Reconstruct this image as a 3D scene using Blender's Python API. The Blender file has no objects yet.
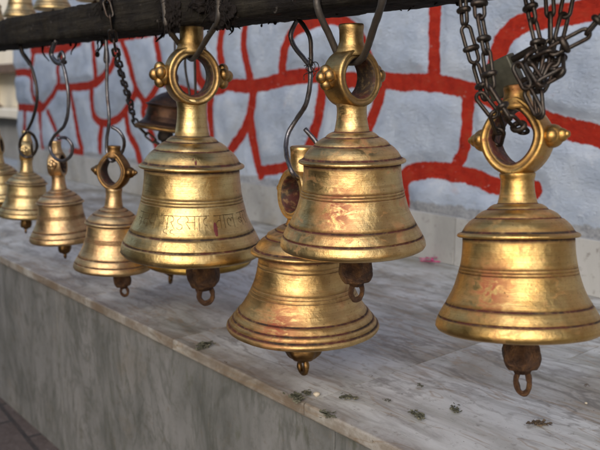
import bpy, bmesh, math, random
import numpy as np
from mathutils import Vector, Matrix, Quaternion, noise
random.seed(7)
R_ = math.radians
scene = bpy.context.scene
COL = scene.collection

# ------------------------------------------------------------------ camera
F = 760.0
PITCH = math.atan(138 / 760)
ALPHA = R_(40.0)
ZC = 1.0
CAM = Vector((0, 0, ZC))
fwd_h = Vector((-math.cos(ALPHA), math.sin(ALPHA), 0))
right = Vector((math.sin(ALPHA), math.cos(ALPHA), 0))
fwd = fwd_h * math.cos(PITCH) - Vector((0, 0, 1)) * math.sin(PITCH)
up = Vector((0, 0, 1)) * math.cos(PITCH) + fwd_h * math.sin(PITCH)
cam_d = bpy.data.cameras.new('camera')
cam = bpy.data.objects.new('camera', cam_d)
COL.objects.link(cam)
cam.matrix_world = Matrix(((right.x, up.x, -fwd.x, CAM.x), (right.y, up.y, -fwd.y, CAM.y), (right.z, up.z, -fwd.z, CAM.z), (0, 0, 0, 1)))
cam_d.sensor_width = 36
cam_d.lens = 36 * F / 600
cam_d.clip_start = 0.02
cam_d.clip_end = 3000
cam_d.dof.use_dof = True
cam_d.dof.focus_distance = 1.16
cam_d.dof.aperture_fstop = 6.3
scene.camera = cam


def ray(px, py):
    return right * ((px - 300) / F) + up * (-(py - 225) / F) + fwd


def onY(px, py, Y):
    d = ray(px, py)
    return CAM + d * (Y / d.y)


def onZ(px, py, Z):
    d = ray(px, py)
    return CAM + d * ((Z - ZC) / d.z)


# ------------------------------------------------------------------ main planes
YB = 0.80            # line of the bells
BEAM_Y0, BEAM_Y1 = 0.76, 0.88
BEAM_Z0, BEAM_Z1 = ZC + 0.1135, ZC + 0.183
SHELF_Z = 0.45
GROUND_Z = -0.10
SHELF_Y = 0.83
WALL_Y = 1.88
DADO_Z = onY(400, 206, WALL_Y).z

# ------------------------------------------------------------------ object helpers


def mesh_obj(name, me, mat=None, parent=None):
    o = bpy.data.objects.new(name, me)
    COL.objects.link(o)
    if mat is not None:
        if len(me.materials) == 0:
            me.materials.append(mat)
        elif me.materials[0] is not mat:
            o.material_slots[0].link = 'OBJECT'
            o.material_slots[0].material = mat
    if parent is not None:
        o.parent = parent
    return o


def obj(name, bm, mat=None, parent=None, smooth=True):
    me = bpy.data.meshes.new(name)
    bm.normal_update()
    bm.to_mesh(me)
    bm.free()
    if smooth:
        for p in me.polygons:
            p.use_smooth = True
    return mesh_obj(name, me, mat, parent)


def bm_mesh(name, bm, smooth=True):
    me = bpy.data.meshes.new(name)
    bm.normal_update()
    bm.to_mesh(me)
    bm.free()
    if smooth:
        for p in me.polygons:
            p.use_smooth = True
    return me


def tag(o, label=None, cat=None, group=None, kind=None):
    if label: o['label'] = label
    if cat: o['category'] = cat
    if group: o['group'] = group
    if kind: o['kind'] = kind
    return o


def thing(name, label, cat, loc=(0, 0, 0), group=None):
    o = bpy.data.objects.new(name, None)
    o.empty_display_size = 0.05
    COL.objects.link(o)
    o.location = loc
    return tag(o, label, cat, group)


# ------------------------------------------------------------------ mesh helpers


def lathe(bm, prof, n=96, layer=None, flags=None, caps=True):
    """prof: list of (r, z); flags: float per ring stored in layer."""
    rings = []
    for k, (r, z) in enumerate(prof):
        ring = []
        for i in range(n):
            a = 2 * math.pi * i / n
            v = bm.verts.new((r * math.cos(a), r * math.sin(a), z))
            if layer is not None:
                v[layer] = flags[k]
            ring.append(v)
        rings.append(ring)
    for a, b in zip(rings[:-1], rings[1:]):
        for i in range(n):
            j = (i + 1) % n
            bm.faces.new((a[i], a[j], b[j], b[i]))
    if caps:
        bm.faces.new(rings[-1])
        bm.faces.new(list(reversed(rings[0])))


def catmull(pts, sub=6, closed=False):
    pts = [Vector(p) for p in pts]
    n = len(pts)
    out = []
    rng = n if closed else n - 1
    for i in range(rng):
        if closed:
            p0, p1, p2, p3 = pts[(i - 1) % n], pts[i], pts[(i + 1) % n], pts[(i + 2) % n]
        else:
            p1, p2 = pts[i], pts[i + 1]
            p0 = pts[i - 1] if i > 0 else p1 * 2 - p2
            p3 = pts[i + 2] if i + 2 < n else p2 * 2 - p1
        for s in range(sub):
            t = s / sub
            out.append(0.5 * ((2 * p1) + (p2 - p0) * t + (2 * p0 - 5 * p1 + 4 * p2 - p3) * t * t + (3 * p1 - p0 - 3 * p2 + p3) * t ** 3))
    if not closed:
        out.append(pts[-1])
    return out


def tube(bm, pts, r, n=8, closed=False, flat=1.0, wob=0.0, flat_dir=None):
    """r: number or list; flat: second radius factor"""
    m = len(pts)
    rs = r if isinstance(r, (list, tuple)) else [r] * m
    tang = []
    for i in range(m):
        if closed:
            t = pts[(i + 1) % m] - pts[(i - 1) % m]
        else:
            t = pts[min(i + 1, m - 1)] - pts[max(i - 1, 0)]
        tang.append(t.normalized() if t.length > 1e-9 else Vector((0, 0, 1)))
    nrm = flat_dir.copy() if flat_dir is not None else tang[0].orthogonal()
    nrm = (nrm - tang[0] * nrm.dot(tang[0])).normalized()
    rings = []
    for i in range(m):
        t = tang[i]
        if flat_dir is not None:
            q = flat_dir - t * flat_dir.dot(t)
            if q.length > 0.15:
                nrm = q.normalized()
            else:
                nrm = (nrm - t * nrm.dot(t)).normalized()
        else:
            nrm = (nrm - t * nrm.dot(t)).normalized()
        b = t.cross(nrm)
        ring = []
        for k in range(n):
            a = 2 * math.pi * k / n
            rr = rs[i] * (1 + wob * noise.noise((pts[i] + Vector((k, 0, 0))) * 90))
            ring.append(bm.verts.new(pts[i] + nrm * (math.cos(a) * rr) + b * (math.sin(a) * rr * flat)))
        rings.append(ring)
    for i in range(m if closed else m - 1):
        a, b = rings[i], rings[(i + 1) % m]
        for k in range(n):
            j = (k + 1) % n
            bm.faces.new((a[k], a[j], b[j], b[k]))
    if not closed:
        bm.faces.new(list(reversed(rings[0])))
        bm.faces.new(rings[-1])


def add_box(bm, x0, x1, y0, y1, z0, z1, bevel=0.0, seg=2):
    vs = [bm.verts.new((x, y, z)) for x in (x0, x1) for y in (y0, y1) for z in (z0, z1)]
    fs = [(0, 1, 3, 2), (4, 6, 7, 5), (0, 4, 5, 1), (2, 3, 7, 6), (0, 2, 6, 4), (1, 5, 7, 3)]
    faces = [bm.faces.new([vs[i] for i in f]) for f in fs]
    if bevel > 0:
        edges = set(e for f in faces for e in f.edges)
        bmesh.ops.bevel(bm, geom=list(edges), offset=bevel, segments=seg, affect='EDGES', profile=0.5)


def add_ball(bm, c, r, sz=1.0, seg=20, rings=12):
    M = Matrix.Translation(c) @ Matrix.Diagonal((r, r, r * sz, 1))
    bmesh.ops.create_uvsphere(bm, u_segments=seg, v_segments=rings, radius=1.0, matrix=M)


# ------------------------------------------------------------------ materials


class NT:
    def __init__(self, name):
        self.m = bpy.data.materials.new(name)
        self.m.use_nodes = True
        self.t = self.m.node_tree
        self.t.nodes.clear()
        self.out = self.n('ShaderNodeOutputMaterial')
        self.b = self.n('ShaderNodeBsdfPrincipled')
        self.l(self.b.outputs[0], self.out.inputs[0])

    def n(self, kind, **kw):
        nd = self.t.nodes.new(kind)
        for k, v in kw.items():
            setattr(nd, k, v)
        return nd

    def l(self, a, b):
        self.t.links.new(a, b)

    def put(self, sock, v):
        if hasattr(v, 'is_output'):
            self.l(v, sock)
        else:
            sock.default_value = v

    def coord(self, which='Object', scale=(1, 1, 1), rot=(0, 0, 0), loc=(0, 0, 0)):
        tc = self.n('ShaderNodeTexCoord')
        mp = self.n('ShaderNodeMapping')
        mp.inputs['Scale'].default_value = scale
        mp.inputs['Rotation'].default_value = rot
        mp.inputs['Location'].default_value = loc
        self.l(tc.outputs[which], mp.inputs[0])
        return mp.outputs[0]

    def noise(self, vec, scale=5, detail=4, rough=0.5, dist=0.0, w=None):
        nd = self.n('ShaderNodeTexNoise')
        if w is not None:
            nd.noise_dimensions = '4D'
            self.put(nd.inputs['W'], w)
        self.l(vec, nd.inputs['Vector'])
        nd.inputs['Scale'].default_value = scale
        nd.inputs['Detail'].default_value = detail
        nd.inputs['Roughness'].default_value = rough
        nd.inputs['Distortion'].default_value = dist
        return nd.outputs[0]

    def ramp(self, fac, stops, interp='LINEAR'):
        nd = self.n('ShaderNodeValToRGB')
        cr = nd.color_ramp
        cr.interpolation = interp
        while len(cr.elements) < len(stops):
            cr.elements.new(0.5)
        for e, (p, c) in zip(cr.elements, stops):
            e.position = p
            e.color = (c, c, c, 1) if not isinstance(c, (tuple, list)) else (c[0], c[1], c[2], 1)
        self.put(nd.inputs[0], fac)
        return nd.outputs[0]

    def mix(self, fac, a, b, mode='MIX'):
        nd = self.n('ShaderNodeMix', data_type='RGBA', blend_type=mode)
        self.put(nd.inputs[0], fac)
        for s, v in ((nd.inputs[6], a), (nd.inputs[7], b)):
            if hasattr(v, 'is_output'):
                self.l(v, s)
            else:
                s.default_value = (v[0], v[1], v[2], 1)
        return nd.outputs[2]

    def math(self, op, a, b=0.0, c=0.0):
        nd = self.n('ShaderNodeMath', operation=op)
        self.put(nd.inputs[0], a)
        self.put(nd.inputs[1], b)
        self.put(nd.inputs[2], c)
        return nd.outputs[0]

    def attr(self, name):
        return self.n('ShaderNodeAttribute', attribute_name=name).outputs['Fac']

    def rnd(self):
        return self.n('ShaderNodeObjectInfo').outputs['Random']

    def bump(self, h, strength=0.3, dist=0.01, prev=None):
        nd = self.n('ShaderNodeBump')
        nd.inputs['Strength'].default_value = strength
        nd.inputs['Distance'].default_value = dist
        self.l(h, nd.inputs['Height'])
        if prev is not None:
            self.l(prev, nd.inputs['Normal'])
        return nd.outputs[0]

    def set(self, **kw):
        for k, v in kw.items():
            s = self.b.inputs[k]
            if isinstance(v, tuple) and len(v) == 3:
                v = (*v, 1)
            self.put(s, v)
        return self.m


def brass(name, base=(0.50, 0.33, 0.10), deep=(0.26, 0.145, 0.04), red=0.5, rough=0.30, seed=0.0, tarnish=0.5, smear_at=None):
    g = NT(name)
    v = g.coord('Object', loc=(seed, seed * 1.7, seed * 0.3))
    big = g.noise(v, 2.2, 5, 0.55, 0.4)
    spots = g.noise(v, 14, 5, 0.6)
    fine = g.noise(v, 60, 3, 0.6)
    vs = g.coord('Object', scale=(1.0, 1.0, 42.0), loc=(seed, 0, 0))
    lines = g.noise(vs, 2.2, 4, 0.7)
    col = g.mix(g.ramp(big, [(0.46 - 0.2 * tarnish, 1.0), (0.66, 0.0)]), base, deep)
    col = g.mix(g.ramp(spots, [(0.54, 0.0), (0.72, 0.65 * tarnish)]), col, (deep[0] * 0.75, deep[1] * 0.62, deep[2] * 0.6))
    col = g.mix(g.ramp(lines, [(0.36, 0.42), (0.60, 0.0)]), col, (base[0] * 0.58, base[1] * 0.53, base[2] * 0.42))
    bands = g.noise(g.coord('Object', scale=(.25, .25, 9.0), loc=(seed, 2, seed)), 1.6, 5, 0.75)
    col = g.mix(g.ramp(bands, [(0.36, 0.4), (0.52, 0.0)]), col, (deep[0] * .72, deep[1] * .66, deep[2] * .55))
    dirt = g.math('MULTIPLY', g.attr('dirt'), g.ramp(g.noise(v, 7, 6, 0.7, .5), [(0.36, 0.15), (0.62, 1.0)]))
    col = g.mix(g.math('MULTIPLY', dirt, .8), col, (0.17, 0.085, 0.03))
    cop = g.noise(g.coord('Object', loc=(seed + 3, seed, 1)), 1.6, 5, 0.6, 0.6)
    col = g.mix(g.ramp(cop, [(0.53, 0.0), (0.72, 0.4)]), col, (base[0] * .93, base[1] * .74, base[2] * .68))
    # grime lodged in the turned grooves, dark inner ring faces, red vermilion powder
    gr = g.attr('groove')
    grime = g.math('MULTIPLY', gr, g.ramp(spots, [(0.25, 0.62), (0.5, 1.0)]))
    rn = g.noise(g.coord('Object', scale=(1, 1, 1.6), loc=(seed * 2, 3, seed)), 2.6, 6, 0.65, 0.8)
    rmask = g.ramp(rn, [(0.62 - 0.10 * red, 0.0), (0.74 - 0.10 * red, 0.75 * red)])
    rmask2 = g.math('MULTIPLY', gr, g.ramp(rn, [(0.52 - .16 * red, 0.0), (0.64 - .16 * red, 0.95)]))
    grimecol = g.mix(rmask2, (0.022, 0.012, 0.006), (0.060, 0.011, 0.006))
    if smear_at:
        vm = g.n('ShaderNodeVectorMath', operation='DISTANCE')
        g.l(g.coord('Object', scale=(1, 1, .8)), vm.inputs[0])
        vm.inputs[1].default_value = (smear_at[0], smear_at[1], smear_at[2] * .8)
        sm = g.ramp(vm.outputs['Value'], [(0.06, 1.0), (0.42, 0.0)])
        sn = g.ramp(g.noise(g.coord('Object', scale=(1, 1, 2.2), rot=(.5, .4, 0)), 4.5, 6, 0.65, 1.2), [(0.38, 0.0), (0.54, 0.95)])
        rmask = g.math('MAXIMUM', rmask, g.math('MULTIPLY', sm, sn))
    pits = g.noise(g.coord('Object', scale=(1, 1, 1.5), loc=(seed, 1, 2)), 34, 3, 0.75)
    pitm = g.ramp(pits, [(0.635, 0.0), (0.68, 0.85)])
    col = g.mix(pitm, col, (0.07, 0.03, 0.012))
    scr = g.noise(g.coord('Object', scale=(7, 7, 60), rot=(.25, .12, 0), loc=(seed, 1, 5)), 2.2, 3, 0.75)
    col = g.mix(g.ramp(scr, [(0.63, 0.0), (0.71, 0.45)]), col, (deep[0] * .7, deep[1] * .62, deep[2] * .6))
    rmask = g.math('MAXIMUM', rmask, g.math('MULTIPLY', pitm, .6))
    col = g.mix(g.math('MULTIPLY', rmask, g.math('SUBTRACT', 1.0, pitm)), col, (0.27, 0.06, 0.025))
    col = g.mix(grime, col, grimecol)
    rgh = g.math('ADD', g.math('MULTIPLY', g.math('ADD', big, spots), 0.24), rough - 0.19)
    rgh = g.math('ADD', rgh, g.math('MULTIPLY', g.math('ADD', g.math('ADD', grime, rmask), g.math('MULTIPLY', dirt, .5)), 0.3))
    met = g.math('SUBTRACT', 1.0, g.math('MULTIPLY', g.math('MAXIMUM', grime, rmask), 0.85))
    h = g.math('ADD', g.math('MULTIPLY', lines, 0.35), g.math('MULTIPLY', spots, 0.7))
    h = g.math('ADD', h, g.math('MULTIPLY', fine, 0.15))
    b = g.bump(h, 0.16, 0.012)
    b = g.bump(g.noise(v, 5, 2, 0.5), 0.05, 0.03, b)
    g.b.inputs['Anisotropic'].default_value = 0.0
    return g.set(**{'Base Color': col, 'Metallic': met, 'Roughness': rgh, 'Normal': b})


def iron(name, col=(0.055, 0.05, 0.048), rust=(0.075, 0.035, 0.018), rough=0.42, metal=0.75, rust_amt=0.5):
    g = NT(name)
    v = g.coord('Object')
    a = g.noise(v, 60, 5, 0.6)
    c = g.mix(g.ramp(a, [(0.45, 0.0), (0.7, rust_amt)]), col, rust)
    b = g.bump(g.noise(v, 260, 4, 0.6), 0.4, 0.002)
    r = g.math('ADD', g.math('MULTIPLY', a, 0.4), rough - 0.2)
    return g.set(**{'Base Color': c, 'Metallic': metal, 'Roughness': r, 'Normal': b})


M = {}
M['iron'] = iron('dark_iron', (0.05, 0.045, 0.042))
M['chain'] = iron('chain_iron', (0.05, 0.043, 0.037), (0.045, 0.024, 0.015), 0.42, 0.8, 0.7)
M['wire'] = iron('polished_wire', (0.15, 0.15, 0.165), (0.06, 0.035, 0.025), 0.36, 0.9, 0.8)
M['rod'] = iron('hanger_rod', (0.07, 0.062, 0.055), (0.05, 0.035, 0.025), 0.5, 0.5, 0.6)


def mat_grime():
    g = NT('soot_grime')
    v = g.coord('Object')
    a = g.noise(v, 90, 5, 0.7)
    c = g.mix(a, (0.006, 0.005, 0.005), (0.022, 0.018, 0.016))
    return g.set(**{'Base Color': c, 'Roughness': 0.9, 'Specular IOR Level': 0.1, 'Normal': g.bump(g.noise(v, 320, 4, 0.7), 0.7, 0.003)})


M['grime'] = mat_grime()


def mat_beam():
    g = NT('weathered_beam')
    v = g.coord('Object')
    vs = g.coord('Object', scale=(3, 40, 40))
    a = g.noise(vs, 2.0, 6, 0.65, 0.3)
    b = g.noise(v, 14, 6, 0.65)
    c = g.ramp(a, [(0.3, (0.008, 0.0065, 0.005)), (0.55, (0.022, 0.019, 0.014)), (0.75, (0.042, 0.036, 0.027))])
    c = g.mix(g.ramp(b, [(0.42, 0.0), (0.62, 0.85)]), c, (0.007, 0.0055, 0.005))
    sp = g.noise(v, 45, 4, 0.6)
    c = g.mix(g.ramp(sp, [(0.66, 0.0), (0.74, 0.8)]), c, (0.13, 0.12, 0.11))
    rp = g.noise(v, 22, 3, 0.5)
    c = g.mix(g.ramp(rp, [(0.68, 0.0), (0.76, 0.6)]), c, (0.10, 0.035, 0.02))
    h = g.math('ADD', a, g.math('MULTIPLY', sp, 0.6))
    return g.set(**{'Base Color': c, 'Roughness': 0.85, 'Specular IOR Level': 0.15, 'Normal': g.bump(h, 0.9, 0.008)})


M['beam'] = mat_beam()


def mat_wall():
    g = NT('painted_stone')
    v = g.coord('Object')
    d = g.attr('mortar')          # distance to the nearest painted joint, metres
    wv = g.attr('mortar_width')
    n1 = g.noise(v, 26, 5, 0.6)
    n2 = g.noise(v, 7, 4, 0.55)
    n3 = g.noise(v, 95, 4, 0.65)
    edge = g.math('SUBTRACT', d, wv)
    edge = g.math('ADD', edge, g.math('MULTIPLY', g.math('SUBTRACT', n1, 0.5), 0.020))
    edge = g.math('ADD', edge, g.math('MULTIPLY', g.math('SUBTRACT', n3, 0.5), 0.008))
    red = g.ramp(edge, [(0.0, 1.0), (0.0035, 0.0)])
    paint = g.ramp(n2, [(0.3, (0.37, 0.445, 0.57)), (0.5, (0.46, 0.54, 0.665)), (0.72, (0.56, 0.635, 0.74))])
    chip = g.noise(v, 34, 6, 0.7, 0.4)
    paint = g.mix(g.ramp(chip, [(0.62, 0.0), (0.72, 0.4)]), paint, (0.36, 0.38, 0.40))
    chip2 = g.noise(g.coord('Object', loc=(4, 1, 7)), 16, 6, 0.72, 0.3)
    paint = g.mix(g.ramp(chip2, [(0.66, 0.0), (0.71, 0.7)]), paint, (0.20, 0.17, 0.16))
    pat = g.noise(g.coord('Object', loc=(2, 8, 1)), 5.5, 8, 0.72, 0.6)
    paint = g.mix(g.ramp(pat, [(0.52, 0.0), (0.64, 0.4)]), paint, (0.36, 0.41, 0.47))
    paint = g.mix(g.ramp(pat, [(0.36, 0.5), (0.44, 0.0)]), paint, (0.64, 0.69, 0.76))
    pinkn = g.noise(g.coord('Object', loc=(9, 2, 3)), 9, 4, 0.6)
    paint = g.mix(g.ramp(pinkn, [(0.64, 0.0), (0.78, 0.35)]), paint, (0.55, 0.33, 0.28))
    # bare stone course at the foot, just over the marble
    foot = g.attr('foot')
    footm = g.ramp(g.math('ADD', foot, g.math('MULTIPLY', g.math('SUBTRACT', n1, 0.5), 0.8)), [(0.45, 0.0), (0.6, 0.75)])
    paint = g.mix(footm, paint, g.ramp(n3, [(0.35, (0.20, 0.20, 0.20)), (0.65, (0.40, 0.40, 0.40))]))
    redc = g.ramp(n1, [(0.3, (0.27, 0.016, 0.007)), (0.5, (0.41, 0.024, 0.009)), (0.75, (0.36, 0.045, 0.018))])
    wear = g.noise(g.coord('Object', loc=(1, 5, 2)), 42, 5, 0.7)
    redc = g.mix(g.ramp(wear, [(0.63, 0.0), (0.70, 0.8)]), redc, (0.5, 0.42, 0.40))
    redc = g.mix(g.ramp(n2, [(0.55, 0.0), (0.72, 0.6)]), redc, (0.27, 0.020, 0.010))
    c = g.mix(red, paint, redc)
    n4 = g.noise(g.coord('Object', scale=(1.0, 1, 2.2), rot=(0, .5, 0)), 60, 6, 0.75, 0.5)
    h = g.math('ADD', g.math('MULTIPLY', n1, 0.5), g.math('MULTIPLY', n3, 0.5))
    h = g.math('ADD', h, g.math('MULTIPLY', n4, 1.0))
    h = g.math('ADD', h, g.math('MULTIPLY', chip, 0.4))
    return g.set(**{'Base Color': c, 'Roughness': 0.75, 'Specular IOR Level': 0.2, 'Normal': g.bump(h, 0.75, 0.014)})


M['wall'] = mat_wall()


def mat_marble(name, kind):
    g = NT(name)
    w = g.math('MULTIPLY', g.rnd(), 9.0)
    v = g.coord('Object')
    if kind == 'top':
        vs = g.coord('Object', scale=(1.1, 5.0, 5.0), rot=(0, 0, R_(24)))
    elif kind == 'front':
        vs = g.coord('Object', scale=(5.0, 5.0, 1.9), rot=(0, R_(12), 0))
    else:
        vs = g.coord('Object', scale=(3.0, 3.0, 1.0), rot=(0, R_(25), 0))
    a = g.noise(vs, 2.0, 7, 0.62, 0.55, w)
    b = g.noise(vs, 5.5, 6, 0.6, 0.9, w)
    st = g.noise(v, 3.2, 6, 0.62, 0.6, w)
    fine = g.noise(v, 48, 5, 0.68)
    if kind == 'top':
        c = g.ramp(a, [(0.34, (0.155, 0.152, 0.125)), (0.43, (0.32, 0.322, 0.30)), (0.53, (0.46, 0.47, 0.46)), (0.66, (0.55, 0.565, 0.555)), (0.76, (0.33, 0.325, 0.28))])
        c = g.mix(g.ramp(b, [(0.36, 0.65), (0.47, 0.0)]), c, (0.22, 0.21, 0.20))
        c = g.mix(g.ramp(b, [(0.57, 0.0), (0.70, 0.6)]), c, (0.25, 0.18, 0.115))
        c = g.mix(g.ramp(st, [(0.49, 0.0), (0.64, 0.65)]), c, (0.18, 0.15, 0.105))
        vn = g.noise(g.coord('Object', scale=(1.6, 4.5, 4.5), rot=(0, 0, R_(30))), 1.7, 5, 0.55, 1.3, w)
        vein = g.ramp(vn, [(0.472, 0.0), (0.494, 0.75), (0.506, 0.75), (0.528, 0.0)])
        c = g.mix(g.math('MULTIPLY', vein, g.ramp(st, [(0.35, 0.2), (0.6, 1.0)])), c, (0.13, 0.12, 0.105))
        vn2 = g.noise(g.coord('Object', scale=(1.2, 6, 6), rot=(0, 0, R_(14)), loc=(3, 1, 0)), 2.6, 4, 0.5, 1.0, w)
        c = g.mix(g.ramp(vn2, [(0.485, 0.0), (0.497, 0.55), (0.503, 0.55), (0.515, 0.0)]), c, (0.24, 0.17, 0.10))
        dots = g.noise(v, 85, 3, 0.8)
        c = g.mix(g.ramp(dots, [(0.66, 0.0), (0.70, 0.8)]), c, (0.07, 0.06, 0.045))
        ver = g.attr('edge')
        c = g.mix(g.math('MULTIPLY', ver, g.ramp(g.noise(v, 9, 6, 0.7, .4, w), [(0.36, 0.25), (0.58, 0.9)])), c, (0.125, 0.092, 0.062))
        rough = 0.30
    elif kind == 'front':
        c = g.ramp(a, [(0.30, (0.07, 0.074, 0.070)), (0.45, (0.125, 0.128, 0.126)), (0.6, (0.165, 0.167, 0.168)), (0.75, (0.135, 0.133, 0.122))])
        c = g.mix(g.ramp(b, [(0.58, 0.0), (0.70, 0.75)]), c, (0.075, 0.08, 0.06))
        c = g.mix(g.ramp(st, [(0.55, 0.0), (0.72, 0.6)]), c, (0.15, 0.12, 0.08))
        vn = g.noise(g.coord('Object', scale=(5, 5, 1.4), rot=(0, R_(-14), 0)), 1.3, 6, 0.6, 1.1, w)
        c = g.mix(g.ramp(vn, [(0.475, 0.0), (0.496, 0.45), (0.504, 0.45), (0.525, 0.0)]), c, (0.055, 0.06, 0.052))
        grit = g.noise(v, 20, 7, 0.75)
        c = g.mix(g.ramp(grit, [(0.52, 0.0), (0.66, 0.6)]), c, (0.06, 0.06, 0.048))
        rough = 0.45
    else:
        c = g.ramp(a, [(0.32, (0.27, 0.275, 0.27)), (0.5, (0.38, 0.385, 0.38)), (0.7, (0.45, 0.45, 0.45))])
        c = g.mix(g.ramp(st, [(0.56, 0.0), (0.72, 0.5)]), c, (0.28, 0.24, 0.17))
        rough = 0.45
    c = g.mix(g.ramp(fine, [(0.57, 0.0), (0.70, 0.6)]), c, (0.12, 0.105, 0.085))
    r = g.math('ADD', rough - 0.1, g.math('MULTIPLY', g.math('ADD', st, fine), 0.22))
    return g.set(**{'Base Color': c, 'Roughness': r, 'Normal': g.bump(g.math('ADD', fine, st), 0.12, 0.006)})


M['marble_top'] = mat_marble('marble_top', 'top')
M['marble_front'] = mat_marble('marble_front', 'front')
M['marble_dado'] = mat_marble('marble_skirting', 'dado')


def mat_ground():
    g = NT('courtyard_stone')
    v = g.coord('Object')
    br = g.n('ShaderNodeTexBrick')
    g.l(g.coord('Object', scale=(1, 1, 1), rot=(0, 0, R_(4))), br.inputs['Vector'])
    br.inputs['Scale'].default_value = 1.6
    br.inputs['Mortar Size'].default_value = 0.012
    br.inputs['Color1'].default_value = (0.085, 0.062, 0.05, 1)
    br.inputs['Color2'].default_value = (0.115, 0.09, 0.08, 1)
    br.inputs['Mortar'].default_value = (0.035, 0.03, 0.028, 1)
    n1 = g.noise(v, 9, 6, 0.65)
    n2 = g.noise(v, 55, 5, 0.65)
    c = g.mix(g.ramp(n1, [(0.4, 0.0), (0.65, 0.7)]), br.outputs[0], (0.06, 0.042, 0.036))
    c = g.mix(g.ramp(n2, [(0.62, 0.0), (0.72, 0.7)]), c, (0.30, 0.27, 0.26))
    return g.set(**{'Base Color': c, 'Roughness': 0.55, 'Normal': g.bump(g.math('ADD', n1, n2), 0.5, 0.01)})


M['ground'] = mat_ground()


def mat_plain(name, c1, c2, scale=20, rough=0.7, bump=0.3, dist=0.01, metal=0.0):
    g = NT(name)
    v = g.coord('Object')
    a = g.noise(v, scale, 5, 0.6)
    c = g.mix(g.ramp(a, [(0.35, 0.0), (0.65, 1.0)]), c1, c2)
    return g.set(**{'Base Color': c, 'Roughness': rough, 'Metallic': metal, 'Normal': g.bump(a, bump, dist)})


M['plaster'] = mat_plain('cream_plaster', (0.74, 0.68, 0.54), (0.80, 0.75, 0.63), 3, 0.8)
M['plaster_dark'] = mat_plain('grey_plaster', (0.26, 0.26, 0.24), (0.36, 0.35, 0.33), 4, 0.85)
M['brown_wood'] = mat_plain('brown_wood', (0.10, 0.06, 0.035), (0.17, 0.10, 0.06), 12, 0.6)
M['leaf'] = mat_plain('dried_leaf', (0.06, 0.062, 0.04), (0.12, 0.115, 0.078), 60, 0.8, 0.5, 0.003)
M['leaf_brown'] = mat_plain('brown_leaf', (0.07, 0.05, 0.03), (0.13, 0.095, 0.06), 60, 0.8, 0.5, 0.003)
M['petal'] = mat_plain('pink_petal', (0.46, 0.012, 0.14), (0.60, 0.025, 0.2), 60, 0.6, 0.2, 0.002)
M['crumb'] = mat_plain('pale_crumb', (0.42, 0.36, 0.27), (0.5, 0.45, 0.36), 90, 0.8, 0.3, 0.003)
M['lock'] = mat_plain('dull_lock', (0.05, 0.05, 0.038), (0.085, 0.085, 0.064), 70, 0.5, 0.3, 0.002, 0.35)
M['foliage'] = mat_plain('tree_leaf', (0.035, 0.06, 0.02), (0.07, 0.10, 0.035), 3, 0.6)
M['bark'] = mat_plain('bark', (0.05, 0.035, 0.025), (0.09, 0.07, 0.05), 12, 0.9)
M['dark_wood'] = mat_plain('dark_timber', (0.04, 0.028, 0.02), (0.07, 0.05, 0.035), 8, 0.75)
M['engrave'] = mat_plain('engraved_line', (0.06, 0.036, 0.014), (0.13, 0.085, 0.03), 8, 0.5, 0.2, 0.003, 0.6)
M['vermilion'] = mat_plain('vermilion_paste', (0.075, 0.007, 0.008), (0.11, 0.014, 0.012), 20, 0.7, 0.4, 0.004)
M['b_main'] = brass('brass_main', (0.74, 0.575, 0.28), (0.53, 0.36, 0.14), 0.25, 0.27, 0.0, 0.4)
M['b_center'] = brass('brass_center', (0.73, 0.545, 0.26), (0.52, 0.335, 0.13), 0.75, 0.30, 3.3, 0.5, (.74 * math.cos(R_(-146)), .74 * math.sin(R_(-146)), .60))
M['b_low'] = brass('brass_low', (0.71, 0.515, 0.235), (0.51, 0.31, 0.12), 0.55, 0.32, 6.1, 0.5, (.85 * math.cos(R_(-50)), .85 * math.sin(R_(-50)), .30))
M['b_right'] = brass('brass_right', (0.70, 0.495, 0.20), (0.50, 0.30, 0.095), 0.55, 0.33, 9.2, 0.45, (.76 * math.cos(R_(-92)), .76 * math.sin(R_(-92)), .55))
M['b_far'] = brass('brass_far', (0.70, 0.56, 0.29), (0.50, 0.36, 0.18), 0.3, 0.33, 12.5, 0.6)
M['b_far2'] = brass('brass_far_coppery', (0.68, 0.51, 0.27), (0.52, 0.33, 0.18), 0.5, 0.34, 15.5, 0.7)
M['b_back'] = brass('brass_back', (0.55, 0.38, 0.11), (0.30, 0.18, 0.05), 0.3, 0.33, 18.5, 0.6)
M['b_dark'] = brass('brass_dark', (0.30, 0.18, 0.07), (0.10, 0.055, 0.025), 0.3, 0.38, 21.5, 0.7)
M['b_ring'] = brass('brass_ring_tarnished', (0.52, 0.37, 0.15), (0.17, 0.095, 0.04), 0.35, 0.34, 41.5, 0.85)
M['b_right_ring'] = brass('brass_ring_rough', (0.62, 0.41, 0.14), (0.33, 0.17, 0.05), 0.7, 0.36, 45.5, 0.8)
M['copper'] = brass('dark_copper', (0.11, 0.065, 0.042), (0.045, 0.028, 0.025), 0.4, 0.42, 25.5, 0.8)
M['copper_lip'] = brass('worn_brass_lip', (0.40, 0.24, 0.08), (0.14, 0.07, 0.035), 0.2, 0.38, 27.5, 0.6)


def mat_rust():
    g = NT('rusty_clapper')
    v = g.coord('Object')
    a = g.noise(v, 7, 6, 0.7, .4)
    b = g.noise(v, 26, 5, 0.7)
    c = g.ramp(a, [(0.32, (0.030, 0.014, 0.008)), (0.5, (0.085, 0.040, 0.018)), (0.68, (0.17, 0.085, 0.030))])
    c = g.mix(g.ramp(b, [(0.55, 0.0), (0.68, 0.7)]), c, (0.035, 0.018, 0.012))
    h = g.math('ADD', a, g.math('MULTIPLY', b, .6))
    return g.set(**{'Base Color': c, 'Metallic': 0.45, 'Roughness': g.math('ADD', .35, g.math('MULTIPLY', b, .35)), 'Normal': g.bump(h, 0.5, 0.05)})


M['clapper'] = mat_rust()

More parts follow.
